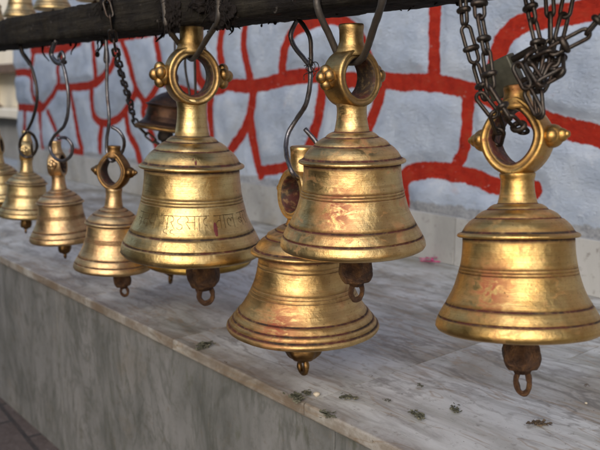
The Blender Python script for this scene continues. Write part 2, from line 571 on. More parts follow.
# ------------------------------------------------------------------ bell meshes (unit rim radius, rim bottom at z = 0)
RZ = 2.27
# body profile: (r, z, groove)
BODY_A = [
    (0.80, 0.06, 0), (0.86, 0.0, 0), (0.93, -0.012, 0), (0.975, 0.012, 0), (0.997, 0.05, 0), (0.990, 0.10, 0), (0.972, 0.150, 0), (0.965, 0.163, .2),
    (0.948, 0.170, 1), (0.948, 0.180, 1), (0.952, 0.187, .2), (0.945, 0.20, 0), (0.915, 0.255, 0), (0.893, 0.292, 0), (0.880, 0.312, .2),
    (0.866, 0.318, 1), (0.864, 0.330, 1), (0.864, 0.337, .2), (0.842, 0.375, 0), (0.80, 0.45, 0), (0.762, 0.54, 0), (0.733, 0.63, 0),
    (0.716, 0.688, 0), (0.7145, 0.693, .1), (0.706, 0.696, .8), (0.706, 0.701, .8), (0.7125, 0.704, .1), (0.707, 0.724, 0), (0.706, 0.728, .1), (0.698, 0.731, .7), (0.698, 0.736, .7), (0.704, 0.739, .1),
    (0.698, 0.762, 0), (0.697, 0.765, .1), (0.690, 0.768, .7), (0.690, 0.773, .7), (0.695, 0.776, .1),
    (0.685, 0.83, 0), (0.672, 0.92, 0), (0.664, 1.00, 0), (0.662, 1.06, 0), (0.662, 1.105, .5), (0.658, 1.118, 1), (0.668, 1.122, .9)]
CAP_A = [
    (0.640, 1.100, 1), (0.668, 1.122, .8), (0.712, 1.122, 0), (0.728, 1.134, 0), (0.728, 1.152, 0), (0.715, 1.166, 0), (0.690, 1.178, .1),
    (0.672, 1.180, 1), (0.664, 1.188, 1), (0.655, 1.208, .15), (0.620, 1.262, 0), (0.575, 1.310, 0), (0.535, 1.340, 0), (0.530, 1.343, .1),
    (0.517, 1.343, 1), (0.511, 1.350, 1), (0.506, 1.360, .15), (0.470, 1.398, 0), (0.42, 1.430, 0), (0.385, 1.446, 0), (0.380, 1.448, .1),
    (0.367, 1.447, 1), (0.362, 1.454, 1), (0.355, 1.463, .1), (0.325, 1.490, 0), (0.290, 1.510, 0), (0.268, 1.518, .2), (0.246, 1.517, 1), (0.238, 1.528, 1)]
NECK_A = [(0.236, 1.500, 1), (0.236, 1.535, .4), (0.224, 1.60, 0), (0.208, 1.70, 0), (0.200, 1.80, 0), (0.200, 1.88, 0), (0.214, 1.95, 0), (0.215, 1.985, 0)]
# lower, more flared bell with three turned steps at the rim
BODY_B = [
    (0.80, 0.05, 0), (0.87, 0.0, 0), (0.94, -0.012, 0), (0.985, 0.015, 0), (1.0, 0.05, 0), (0.992, 0.085, .1), (0.970, 0.100, 1), (0.968, 0.108, 1),
    (0.965, 0.115, .1), (0.945, 0.150, 0), (0.935, 0.165, .1), (0.914, 0.176, 1), (0.912, 0.184, 1), (0.908, 0.190, .1), (0.875, 0.245, 0), (0.858, 0.268, .1),
    (0.840, 0.276, 1), (0.837, 0.286, 1), (0.832, 0.293, .1), (0.79, 0.36, 0), (0.735, 0.46, 0), (0.700, 0.54, 0), (0.698, 0.545, .1), (0.694, 0.548, .7),
    (0.693, 0.552, .7), (0.694, 0.556, .1), (0.680, 0.590, 0), (0.679, 0.593, .1), (0.675, 0.596, .6), (0.674, 0.600, .6), (0.675, 0.604, .1), (0.662, 0.640, 0), (0.658, 0.643, .1), (0.654, 0.646, .6), (0.653, 0.650, .6), (0.655, 0.654, .1),
    (0.628, 0.74, 0), (0.606, 0.84, 0), (0.591, 0.93, 0), (0.590, 0.934, .1), (0.586, 0.937, .7), (0.586, 0.941, .7), (0.589, 0.944, .1), (0.583, 0.990, 0), (0.580, 0.994, .6), (0.580, 0.999, .6), (0.581, 1.003, 0), (0.577, 1.05, 0), (0.576, 1.09, .5), (0.580, 1.115, 1), (0.60, 1.122, .9)]


def widen(prof, k):
    """open up the turned grooves: every fully grimy point pair is spread apart and cut deeper"""
    out = []
    for i, (r, z, f) in enumerate(prof):
        if f >= .95 and 0 < i < len(prof) - 1:
            r0, z0, f0 = prof[i - 1]; r1, z1, f1 = prof[i + 1]
            if f0 < .95 and f1 >= .95: z = z + (z0 - z) * k; r = r + (r0 - r) * k * .5
            elif f1 < .95 and f0 >= .95: z = z + (z1 - z) * k; r = r + (r1 - r) * k * .5
            r -= .004
        out.append((r, z, f if f >= .6 else min(1, f * 2.2)))
    return out


BODY_A = widen(BODY_A, .62)
CAP_A = CAP_A[:2] + widen(CAP_A[2:], .62)
BODY_B = widen(BODY_B, .62)
CAP_B = [(r * (0.93 if r > 0.5 else 0.97), z, f) for r, z, f in CAP_A]
CAP_B[0] = (0.55, 1.10, 1)
CAP_B[1] = (0.60, 1.122, .8)


def untrue(co):
    return 1 + .010 * noise.noise(co * 1.7) + .0035 * noise.noise(co * 6)


def prof_mesh(name, prof, n=112):
    bm = bmesh.new()
    lay = bm.verts.layers.float.new('groove')
    # castings are never quite true
    # resample so that the soft dirt beside the grooves can fade smoothly
    fine = [prof[0]]
    for a, b in zip(prof[:-1], prof[1:]):
        m = max(1, int(math.hypot(b[0] - a[0], b[1] - a[1]) / .022))
        for i in range(1, m + 1):
            f = i / m
            fine.append((a[0] + (b[0] - a[0]) * f, a[1] + (b[1] - a[1]) * f, a[2] + (b[2] - a[2]) * f))
    lathe(bm, [(p[0], p[1]) for p in fine], n, lay, [p[2] for p in fine])
    dl = bm.verts.layers.float.new('dirt')
    bm.verts.ensure_lookup_table()
    for k, p in enumerate(fine):
        d = max(q[2] * math.exp(-math.hypot(q[0] - p[0], q[1] - p[1]) / .030) for q in prof)
        for i in range(n):
            v = bm.verts[k * n + i]
            v[dl] = d
            q = untrue(v.co)
            v.co.x *= q
            v.co.y *= q
    return bm_mesh(name, bm)


def ring_mesh(name, rx, rz, zc, pinch=0.0, ax=0.185, th=0.125, n=80):
    """band-like suspension ring, hole along local Y, with beads on both faces"""
    sec = [(-th, -ax * .9), (-th * .86, -ax), (-th * .70, -ax * 1.04), (-th * .60, -ax * .98), (-th * .50, -ax * .98), (-th * .38, -ax * 1.06), (-th * .20, -ax * 1.08), (-th * .05, -ax * .99), (0, -ax * .80),
           (th * .12, -ax * .4), (th * .15, 0)]
    sec = sec + [(r, -y) for r, y in reversed(sec[:-1])]
    bm = bmesh.new()
    lay = bm.verts.layers.float.new('groove')
    rings = []
    for i in range(n):
        a = 2 * math.pi * i / n
        ring = []
        for (r, y) in sec:
            x = (rx + r) * math.cos(a)
            z = (rz + r) * math.sin(a)
            x *= 1 - pinch * (max(0, math.sin(a)) ** 1.4 + .35 * max(0, -math.sin(a)) ** 2)
            v = bm.verts.new((x, y * (1 - 0.10 * math.sin(a)), zc + z))
            v[lay] = 0.55 if (abs(r + th * .55) < th * .08) else (1.0 if r <= -th * .84 else 0.0)  # inner face of the hole is coloured dark all round, like the grooves
            ring.append(v)
        rings.append(ring)
    m = len(sec)
    for i in range(n):
        A, B = rings[i], rings[(i + 1) % n]
        for k in range(m):
            j = (k + 1) % m
            bm.faces.new((A[k], A[j], B[j], B[k]))
    bmesh.ops.recalc_face_normals(bm, faces=bm.faces)
    return bm_mesh(name, bm)


def knob_mesh(name, side, rx, zc, kind='cluster'):
    bm = bmesh.new()
    s = side
    if kind == 'cluster':
        add_ball(bm, Vector((s * (rx + .00), 0, zc)), 0.125)
        for dy, dz in ((-.078, .03), (.078, .03), (0, -.075), (0, .09)):
            add_ball(bm, Vector((s * (rx + .075), dy, zc + dz)), 0.078)
        add_ball(bm, Vector((s * (rx + .145), 0, zc + .01)), 0.075)
    else:
        add_ball(bm, Vector((s * (rx + .035), 0, zc)), 0.14)
        add_ball(bm, Vector((s * (rx + .05), -.085, zc)), 0.085)
        add_ball(bm, Vector((s * (rx + .06), .08, zc)), 0.08)
        add_ball(bm, Vector((s * (rx + .14), 0, zc + .005)), 0.082)
        add_ball(bm, Vector((s * (rx + .205), 0, zc + .01)), 0.045)
    return bm_mesh(name, bm)


def stub_mesh(name, z0, z1, r):
    bm = bmesh.new()
    lay = bm.verts.layers.float.new('groove')
    f = 1.3 if 'eye' in name else 1.25
    p = [(r * f * 1.15, z0 - .02), (r * f, z0 + .03), (r * 1.12, z0 + .10), (r, z0 + .15), (r, z1 - .08), (r * 1.04, z1 - .05), (r * 1.04, z1 - .015), (r * .95, z1), (r * .3, z1 - .01)]
    lathe(bm, p, 40, lay, [.3, .2, 0, 0, 0, 0, 0, 0, .5])
    return bm_mesh(name, bm)


def clapper_mesh(name, ball_r=0.235, drop=0.28):
    bm = bmesh.new()
    lay = bm.verts.layers.float.new('groove')
    z = -drop
    p = [(0.03, 1.0), (0.035, z + ball_r * 1.3), (ball_r * .5, z + ball_r * 1.18), (ball_r * .62, z + ball_r * 1.0), (ball_r * .66, z + ball_r * .86)]
    p += [(ball_r * (.35 + .65 * math.cos(R_(a)) ** .8) , z + ball_r * .92 * math.sin(R_(a))) for a in range(62, -66, -8)] + [(ball_r * .46, z - ball_r * .84), (ball_r * .40, z - ball_r * 1.0), (ball_r * .2, z - ball_r * 1.06)]
    p.reverse()
    lathe(bm, p, 40, lay, [0.0] * len(p))
    for v in bm.verts:
        if v.co.z < z + ball_r * 1.3:
            ang = math.atan2(v.co.y, v.co.x)
            k = 1 + .05 * math.cos(6 * ang) + .09 * noise.noise(v.co * 7) + .05 * noise.noise(v.co * 19)
            v.co.x *= k
            v.co.y *= k
    return bm_mesh(name, bm)


def loop_mesh(name, zc, rx=.085, rz=.12, r=.036):
    bm = bmesh.new()
    pts = [Vector((rx * math.cos(2 * math.pi * i / 28), 0, zc + rz * math.sin(2 * math.pi * i / 28))) for i in range(28)]
    tube(bm, pts, r, 10, closed=True, wob=.0)
    for v in bm.verts:
        v.co += Vector((noise.noise(v.co * 14), noise.noise(v.co * 14 + Vector((5, 0, 0))), noise.noise(v.co * 14 + Vector((0, 5, 0))))) * .014
    return bm_mesh(name, bm)


ME = {
    'bodyA': prof_mesh('bell_body', BODY_A), 'capA': prof_mesh('bell_cap', CAP_A), 'neckA': prof_mesh('bell_neck', NECK_A, 56),
    'bodyB': prof_mesh('bell_body_flared', BODY_B), 'capB': prof_mesh('bell_cap_flared', CAP_B),
    'ringR': ring_mesh('ring_round', .36, .365, RZ, 0.0),
    'ringE': ring_mesh('ring_eye', .41, .47, 2.42, 0.34, .18, .145),
    'stubR': stub_mesh('stub_round', 2.57, 2.94, .16),
    'stubE': stub_mesh('stub_eye', 2.76, 3.02, .155),
    'knobR1': knob_mesh('knob_r', 1, .36, RZ), 'knobR0': knob_mesh('knob_l', -1, .36, RZ),
    'knobE1': knob_mesh('knob_e', 1, .40, 2.40, 'boss'), 'knobE0': knob_mesh('knob_f', -1, .40, 2.40, 'boss'),
    'clap': clapper_mesh('clapper_ball'), 'clapS': clapper_mesh('clapper_small', .20, .24),
    'loop': loop_mesh('clapper_loop', -.28 - .235 - .075, .10, .115, .038), 'loopS': loop_mesh('clapper_loop_small', -.24 - .20 - .05, .06, .075, .032),
    'loopL': loop_mesh('clapper_loop_long', -.28 - .235 * 1.0 - .10, .085, .15, .036),
}
GROUP_FRONT = 'brass bells hanging in a row from the front beam'
GROUP_BACK = 'bells hanging behind the front row'
GROUP_UP = 'bells hanging high behind the beam, only their rims showing'


def to_cam_yaw(p):
    """rotation about z that turns local -Y towards the camera"""
    d = Vector((CAM.x - p.x, CAM.y - p.y))
    return math.atan2(d.y, d.x) + math.pi / 2


def bell(label, px, py, wpx, Y, mat, body='A', ring='R', hs=1.0, roll=0, lean=0, yaw=0, group=GROUP_FRONT, clap='clap', loop='loop', swing=(0, 0), clap_mat=None, ring_mat=None, dz=0.0):
    P = onY(px, py, Y)
    depth = (P - CAM).dot(fwd)
    Rr = wpx / 2 * depth / F
    root = thing('temple_bell', label, 'bell', P, group)
    vdir = (P - CAM)
    vdir.z = 0
    vdir.normalize()
    rdir = vdir.cross(Vector((0, 0, 1)))
    q = Quaternion(vdir, R_(roll)) @ Quaternion(rdir, R_(lean)) @ Quaternion((0, 0, 1), to_cam_yaw(P) + R_(yaw))
    root.rotation_mode = 'QUATERNION'
    root.rotation_quaternion = q
    root.scale = (Rr, Rr, Rr * hs)
    rm = ring_mat or mat
    mesh_obj('bell_body', ME['body' + body], mat, root)
    mesh_obj('cap', ME['cap' + body], mat, root)
    nk = mesh_obj('neck', ME['neckA'], mat, root)
    if dz:
        nk.scale.z = (.48 + dz) / .48
        nk.location.z = 1.5 - 1.5 * nk.scale.z
    rg = mesh_obj('suspension_ring', ME['ring' + ring], rm, root)
    sb = mesh_obj('stub', ME['stub' + ring], rm, root)
    rg.location.z = sb.location.z = dz
    for k in '01':
        mesh_obj('knob', ME['knob' + ring + k], rm, rg)
    cl = mesh_obj('clapper', ME[clap], clap_mat or M['clapper'], root)
    # the clapper swings about the crown of the bell
    cq = Quaternion((0, 1, 0), R_(swing[0])) @ Quaternion((1, 0, 0), R_(swing[1]))
    piv = Vector((0, 0, 1.0))
    cl.matrix_local = Matrix.Translation(piv) @ cq.to_matrix().to_4x4() @ Matrix.Translation(-piv)
    mesh_obj('clapper_loop', ME[loop], clap_mat or M['clapper'], cl)
    bpy.context.view_layer.update()
    return root


def local(root, x, y, z):
    return root.matrix_world @ Vector((x, y, z))


#            label, px, py, width, Y, ...
B_right = bell('golden brass bell at the right, hung by tangled chains with a grey padlock', 518, 330, 163, YB, M['b_right'], ring='E', hs=1.02, dz=-.10, roll=-3.2, lean=-8, yaw=-22, loop='loopL', swing=(-2, 0), clap_mat=M['clapper'], ring_mat=M['b_right_ring'])
B_center = bell('brass bell with red smears hung by a rod before the lower flared bell', 352.5, 247, 145, YB, M['b_center'], hs=1.04, dz=-.07, roll=-1.0, yaw=40, swing=(0, -3), ring_mat=M['b_ring'])
B_low = bell('lowest brass bell with a widely flared rim, half hidden behind the middle bell', 303, 327, 152, 0.862, M['b_low'], body='B', hs=0.90, roll=0, yaw=-62, clap='clap', loop='loop', swing=(0, 0), clap_mat=M['b_dark'], dz=-.30)
B_main = bell('large yellow brass bell with engraved lettering round its waist', 192.5, 253, 141, YB, M['b_main'], hs=1.085, roll=1.2, yaw=12, swing=(-7, 0), ring_mat=M['b_ring'])
B_eye = bell('small brass bell with an open pointed ring, left of the large lettered bell', 113, 268, 77, YB, M['b_far2'], ring='E', hs=1.05, roll=3.0, yaw=-28, swing=(-12, 0), ring_mat=M['b_dark'])
B_l2 = bell('small coppery brass bell on a wire hook with a round curled loop', 63, 240, 64, YB, M['b_far2'], hs=1.05, roll=-1.0, yaw=70, clap='clapS', loop='loopS', swing=(-4, 0), clap_mat=M['b_dark'])
B_l1 = bell('small shiny bell on a thin dark hook, its rim touching the left edge', 27, 216, 55, YB, M['b_far'], hs=1.05, roll=3.0, yaw=82, clap='clapS', loop='loopS', swing=(12, 0), clap_mat=M['b_dark'])
B_l0 = bell('leftmost brass bell, cut in half by the left edge of the photo', 2, 200, 48, YB, M['b_far'], hs=1.0, roll=-1.0, yaw=75, clap='clapS', loop='loopS', clap_mat=M['b_dark'])
B_hid = bell('brass bell mostly hidden behind the large lettered bell, only its rim showing underneath', 199, 263, 106, 0.955, M['b_back'], group=GROUP_BACK, clap='clapS', loop='loopS', dz=-.34)
B_hid2 = bell('bell hidden behind the large lettered bell, one cap edge and its clapper showing', 170, 256, 70, 0.99, M['b_back'], group=GROUP_BACK, clap='clap', loop='loop', yaw=70, clap_mat=M['b_dark'], hs=1.1, dz=-.34)

UP_PX = [(-9, 25, 32), (21, 17.5, 34), (53, 10, 38), (95, 1, 38), (140, -3, 38)]
UP_LB = ['brass bell rim above the beam at the far left corner', 'brass bell rim above the beam, second from the left corner',
         'brass bell rim above the beam, largest shiny one near the left corner', 'brass bell rim just above the beam between the chain and the left corner bells',
         'brass bell rim glinting above the beam left of the tarred lashing']
B_up = [bell(lb, px, py, w, 1.04, M['b_far'], group=GROUP_UP, clap='clapS', loop='loopS', yaw=60) for lb, (px, py, w) in zip(UP_LB, UP_PX)]


# dark copper bell, domed, without the long neck
def copper_bell():
    Y = 1.085
    P = onY(169, 129, Y)
    depth = (P - CAM).dot(fwd)
    Rr = 33 * depth / F
    root = thing('copper_bell', 'dark copper domed bell with a worn lip behind the ring of the lettered bell', 'bell', P, GROUP_BACK)
    vdir = (P - CAM); vdir.z = 0; vdir.normalize()
    root.rotation_mode = 'QUATERNION'
    root.rotation_quaternion = Quaternion(vdir, R_(8))
    root.scale = (Rr, Rr, Rr)
    body = [(0.86, 0.05, 0), (0.93, 0.06, 0), (0.93, 0.10, .3), (0.80, 0.20, 0), (0.73, 0.36, 0), (0.715, 0.50, 0), (0.70, 0.62, .4), (0.72, 0.66, .2)]
    dome = [(0.72, 0.66, .2), (0.765, 0.672, 0), (0.77, 0.70, 0), (0.69, 0.73, .6), (0.62, 0.82, 0), (0.50, 0.93, 0), (0.36, 1.02, 0), (0.26, 1.07, 0), (0.20, 1.09, .6), (0.17, 1.16, 0), (0.19, 1.24, 0), (0.15, 1.32, 0), (0.06, 1.36, 0)]
    lip = [(0.84, -0.04, 0), (0.96, -0.05, 0), (1.02, -0.02, 0), (1.03, 0.02, 0), (0.99, 0.06, 0), (0.92, 0.085, .5)]
    mesh_obj('bell_body', prof_mesh('copper_body', body), M['copper'], root)
    mesh_obj('cap', prof_mesh('copper_cap', dome), M['copper'], root)
    mesh_obj('lip', prof_mesh('copper_lip', lip), M['copper_lip'], root)
    bm = bmesh.new()
    pts = [Vector((0.16 * math.cos(2 * math.pi * i / 24), 0, 1.47 + .17 * math.sin(2 * math.pi * i / 24))) for i in range(24)]
    tube(bm, pts, .045, 8, closed=True)
    obj('suspension_ring', bm, M['copper'], root)
    cl = mesh_obj('clapper', clapper_mesh('copper_clapper', .22, .22), M['iron'], root)
    cl.matrix_local = Matrix.Translation((-0.18, 0, 0))
    mesh_obj('clapper_loop', loop_mesh('copper_clapper_loop', -.60, .13, .16, .045), M['iron'], cl)
    bpy.context.view_layer.update()
    return root


B_cop = copper_bell()


# ------------------------------------------------------------------ engraved lettering
def body_r(prof, z):
    pts = [(p[1], p[0]) for p in prof[4:]]
    for (z0, r0), (z1, r1) in zip(pts[:-1], pts[1:]):
        if z0 <= z <= z1 and z1 > z0:
            return r0 + (r1 - r0) * (z - z0) / (z1 - z0)
    return pts[-1][1]


def arc(cx, cy, rx, ry, a0, a1, n=8):
    return [(cx + rx * math.cos(R_(a0 + (a1 - a0) * i / n)), cy + ry * math.sin(R_(a0 + (a1 - a0) * i / n))) for i in range(n + 1)]


# glyphs in a box: x from 0 to advance, y 0 foot .. 1 headline
GL = {
    'na': (0.75, [[(0, 1), (.75, 1)], [(.58, 1), (.58, 0)], [(.58, .55), (.22, .55)] , arc(.17, .50, .10, .10, 60, 330)]),
    'ta': (0.75, [[(0, 1), (.75, 1)], [(.58, 1), (.58, 0)], [(.58, .62), (.35, .60), (.2, .45), (.16, .25), (.28, .08)]]),
    'ya': (0.8, [[(0, 1), (.8, 1)], [(.64, 1), (.64, 0)], [(.12, 1), (.22, .85), (.22, .68), (.10, .58), (.12, .42), (.30, .32), (.64, .36)]]),
    'ga': (0.8, [[(0, 1), (.8, 1)], [(.64, 1), (.64, 0)], [(.26, 1), (.26, .50), (.20, .38), (.10, .36), (.06, .46), (.14, .54)]]),
    'u': (0.0, [arc(-.20, -.12, .17, .14, 80, 290) + [(-.02, -.34)]]),
    'ra': (0.55, [[(0, 1), (.55, 1)], [(.12, 1), (.30, .88), (.34, .70), (.22, .55), (.10, .55), (.30, .30), (.46, .05)]]),
    'da_': (0.65, [[(0, 1), (.65, 1)], [(.30, 1), (.30, .84)], arc(.30, .64, .20, .20, 90, 260) + arc(.28, .24, .22, .20, 90, -160)]),
    'sa': (0.95, [[(0, 1), (.95, 1)], [(.78, 1), (.78, 0)], [(.10, 1), (.26, .86), (.30, .68), (.18, .55), (.08, .55), (.28, .28), (.42, .06)], [(.22, .56), (.78, .56)]]),
    'aa': (0.32, [[(0, 1), (.32, 1)], [(.18, 1), (.18, 0)]]),
    'da': (0.70, [[(0, 1), (.70, 1)], [(.42, 1), (.42, .84)] + arc(.40, .58, .24, .26, 90, 290) + [(.36, .36), (.56, .02)]]),
    'la': (0.95, [[(0, 1), (.95, 1)], [(.80, 1), (.80, 0)], [(.80, .62), (.66, .72), (.54, .62), (.50, .42), (.44, .62), (.32, .72), (.18, .62), (.12, .42), (.18, .22), (.28, .14)]]),
    'va': (0.75, [[(0, 1), (.75, 1)], [(.60, 1), (.60, 0)], arc(.36, .45, .24, .20, 30, 330)]),
    'ba': (0.75, [[(0, 1), (.75, 1)], [(.60, 1), (.60, 0)], arc(.36, .45, .24, .20, 30, 330), [(.18, .60), (.56, .30)]]),
    'ha': (0.65, [[(0, 1), (.65, 1)], [(.34, 1), (.34, .80), (.14, .70), (.40, .62), (.52, .48), (.36, .34), (.18, .36), (.30, .22), (.50, .0)]]),
    'ja': (0.85, [[(0, 1), (.85, 1)], [(.70, 1), (.70, 0)], [(.70, .60), (.40, .60), (.20, .48), (.24, .28), (.42, .20)]]),
    'sp': (0.34, []),
}


def engrave(name, root, prof, seq, z0, z1, th0, th1, w, mat, parent, jit=0.02, off=0.0012):
    """thin incised strokes laid on the turned body between angles th0..th1 (degrees, -90 faces local -Y)"""
    adv = sum(GL[k][0] for k in seq)
    bm = bmesh.new()
    x = 0.0
    rnd = random.Random(5)

    def P(u, v):
        th = R_(th0 + (th1 - th0) * u / adv)
        z = z0 + (z1 - z0) * v
        r = body_r(prof, z)
        r = r * untrue(Vector((r * math.cos(th), r * math.sin(th), z))) + off
        return Vector((r * math.cos(th), r * math.sin(th), z))

    for k in seq:
        a, strokes = GL[k]
        for s in strokes:
            jx, jy = rnd.uniform(-jit, jit), rnd.uniform(-jit, jit)
            dense = []
            for (x0, y0), (x1, y1) in zip(s[:-1], s[1:]):
                m = max(1, int(math.hypot(x1 - x0, y1 - y0) / .08))
                for i in range(m):
                    dense.append((x0 + (x1 - x0) * i / m, y0 + (y1 - y0) * i / m))
            dense.append(s[-1])
            pts = [P(x + jx + px_, jy + py_) for px_, py_ in dense]
            # ribbon with a little relief
            prev = None
            for i, p in enumerate(pts):
                t = (pts[min(i + 1, len(pts) - 1)] - pts[max(i - 1, 0)]).normalized()
                nrm = Vector((p.x, p.y, 0)).normalized()
                b = t.cross(nrm).normalized()
                ww = w * rnd.uniform(.75, 1.15)
                q = (bm.verts.new(p - b * ww), bm.verts.new(p + nrm * .0008), bm.verts.new(p + b * ww))
                if prev:
                    bm.faces.new((prev[0], prev[1], q[1], q[0]))
                    bm.faces.new((prev[1], prev[2], q[2], q[1]))
                prev = q
        x += a
    return obj(name, bm, mat, parent, smooth=False)


body_main = [c for c in B_main.children if c.name.startswith('bell_body')][0]
seq = ['na', 'ja', 'ya', 'sp', 'ga', 'u', 'ra', 'u', 'da_', 'sa', 'aa', 'da', 'sp', 'ta', 'aa', 'la', 'sp', 'ba', 'ra', 'aa']
engrave('inscription', B_main, BODY_A, seq, 0.44, 0.60, -90 - 12 - 68, -90 - 12 + 72, 0.0046, M['engrave'], body_main)
body_right = [c for c in B_right.children if c.name.startswith('bell_body')][0]


def smear(root, prof, parent, blobs, mat, yaw):
    bm = bmesh.new()
    for (th, z, w, h) in blobs:
        m, n = 7, 9
        grid = []
        for j in range(n):
            row = []
            fj = j / (n - 1)
            for i in range(m):
                fi = i / (m - 1) * 2 - 1
                wid = w * (math.sin(math.pi * min(1, max(0, .08 + fj * .86))) ** .6) * (1 + .25 * noise.noise(Vector((th, j * .7, 1))))
                a = R_(-90 - yaw + th) + fi * wid + .15 * w * noise.noise(Vector((j * .5, th, 3)))
                zz = z + h * (fj - .5)
                r = body_r(prof, zz)
                r = r * untrue(Vector((r * math.cos(a), r * math.sin(a), zz))) + .0016 + .003 * (1 - fi * fi) * math.sin(math.pi * fj)
                row.append(bm.verts.new((r * math.cos(a), r * math.sin(a), zz)))
            grid.append(row)
        for j in range(n - 1):
            for i in range(m - 1):
                bm.faces.new((grid[j][i], grid[j][i + 1], grid[j + 1][i + 1], grid[j + 1][i]))
    return obj('vermilion_mark', bm, mat, parent)


smear(B_main, BODY_A, body_main, [(22, 0.44, 0.035, 0.16)], M['vermilion'], 12)

cap_main = [c for c in B_main.children if c.name.startswith('cap')][0]
smear(B_main, CAP_A, cap_main, [(4, 1.235, 0.022, 0.05), (1, 1.275, 0.012, 0.025)], M['vermilion'], 12)

# ------------------------------------------------------------------ front beam
bx0, bx1 = -6.2, 1.4
beam = thing('hanging_beam', 'dark soot-blackened wooden beam carrying the row of bells', 'beam', ((bx0 + bx1) / 2, YB, BEAM_Z0))


def rough_bar(name, mat, parent, x0, x1, y0, y1, z0, z1, amp, nx, origin):
    bm = bmesh.new()
    per = []
    k = 5
    for i in range(k): per.append((y0 + (y1 - y0) * i / k, z0))
    for i in range(k): per.append((y1, z0 + (z1 - z0) * i / k))
    for i in range(k): per.append((y1 - (y1 - y0) * i / k, z1))
    for i in range(k): per.append((y0, z1 - (z1 - z0) * i / k))
    rings = []
    cy, cz = (y0 + y1) / 2, (z0 + z1) / 2
    for i in range(nx + 1):
        x = x0 + (x1 - x0) * i / nx
        ring = []
        for j, (y, z) in enumerate(per):
            p = Vector((x, y, z))
            d = Vector((0, y - cy, z - cz)).normalized()
            # knock the arrises off
            corner = j % k == 0
            f = noise.fractal(Vector((x * 9, y * 14, z * 14)), 1.0, 2.0, 4)
            f2 = noise.fractal(Vector((x * 45, y * 60, z * 60)), 1.0, 2.0, 3)
            low = 1.9 if z <= z0 + 1e-6 else 1.0
            p = p + d * (amp * f + amp * .55 * low * f2 - (0.0015 if corner else 0))
            ring.append(bm.verts.new(p - origin))
        rings.append(ring)
    m = len(per)
    for a, b in zip(rings[:-1], rings[1:]):
        for j in range(m):
            bm.faces.new((a[j], b[j], b[(j + 1) % m], a[(j + 1) % m]))
    bm.faces.new(rings[0]); bm.faces.new(list(reversed(rings[-1])))
    bmesh.ops.recalc_face_normals(bm, faces=bm.faces)
    return obj(name, bm, mat, parent)


beam_body = rough_bar('timber', M['beam'], beam, bx0, bx1, BEAM_Y0, BEAM_Y1, BEAM_Z0, BEAM_Z1, 0.0032, 1300, Vector(beam.location))


def tuft(px, Y, length, kind=0):
    """ragged, sooty shred hanging under the beam"""
    p = onY(px, 30, Y)
    rr = random.Random(int(px * 13) + kind)
    p = Vector((p.x, Y, BEAM_Z0 + 0.006))
    bm = bmesh.new()
    pts = [p]
    d = Vector((rr.uniform(-.3, .3), rr.uniform(-.3, .3), -1))
    n = 5
    for i in range(n):
        d = (d + Vector((rr.uniform(-.7, .7), rr.uniform(-.5, .5), rr.uniform(-.2, .2)))).normalized()
        if d.z > -.2: d.z = -.3
        pts.append(pts[-1] + d * length / n)
    pts = catmull(pts, 3)
    w = rr.uniform(.0010, .0022) * (1.5 if kind else 1)
    tube(bm, [q - Vector(beam.location) for q in pts], [w * (1.5 - 1.1 * i / len(pts)) for i in range(len(pts))], 6, wob=.5)
    if rr.random() < .4:
        add_ball(bm, pts[-1] - Vector(beam.location), w * 1.9, 1.2, 8, 6)
    obj('soot_shred', bm, M['grime'], beam)


for px, L in ((42, .07), (48, .02), (77, .055), (100, .05), (103, .06), (106, .03), (70, .02), (130, .02), (146, .03), (155, .028), (165, .045), (168, .03), (212, .02), (218, .016), (230, .03), (233, .035), (236, .02),
              (262, .012), (270, .016), (276, .012), (283, .010), (340, .010), (398, .012), (413, .020), (416, .012), (437, .012), (462, .018), (473, .014)):
    tuft(px, random.uniform(BEAM_Y1 - .04, BEAM_Y1 - .006), L * .8, int(L > .028))


def crust(px, py, w, h, seed, parent):
    """lump of tarred lashing on the beam face"""
    c = onY(px, py, BEAM_Y0) - Vector(parent.location)
    bm = bmesh.new()
    bmesh.ops.create_icosphere(bm, subdivisions=5, radius=1.0)
    for v in bm.verts:
        n_ = noise.fractal(v.co * 2.2 + Vector((seed, 0, 0)), 1.0, 2.0, 5)
        n2 = noise.fractal(v.co * 9 + Vector((seed, 3, 0)), 1.0, 2.0, 3)
        k = 1 + .35 * n_ + .16 * n2
        v.co = c + Vector((v.co.x * w * k, v.co.y * .012 * k, v.co.z * h * k))
    # loose fibres
    rr = random.Random(seed)
    for _ in range(16):
        a = rr.uniform(0, 6.28)
        p = c + Vector((math.cos(a) * w * rr.uniform(.3, .9), -.008, math.sin(a) * h * rr.uniform(.3, .9)))
        d = Vector((math.cos(a) + rr.uniform(-.8, .8), -rr.uniform(.1, .9), math.sin(a) * .8 - .5)).normalized()
        q = [p, p + d * .008, p + (d + Vector((rr.uniform(-.6, .6), 0, -.5))) * .016]
        tube(bm, catmull(q, 3), .0007, 5)
    return obj('tarred_lashing', bm, M['grime'], parent)


crust(172, 12, .035, .030, 3, beam)
crust(222, 14, .040, .024, 8, beam)
crust(205, 4, .040, .016, 12, beam)
crust(105, 4, .012, .012, 15, beam)

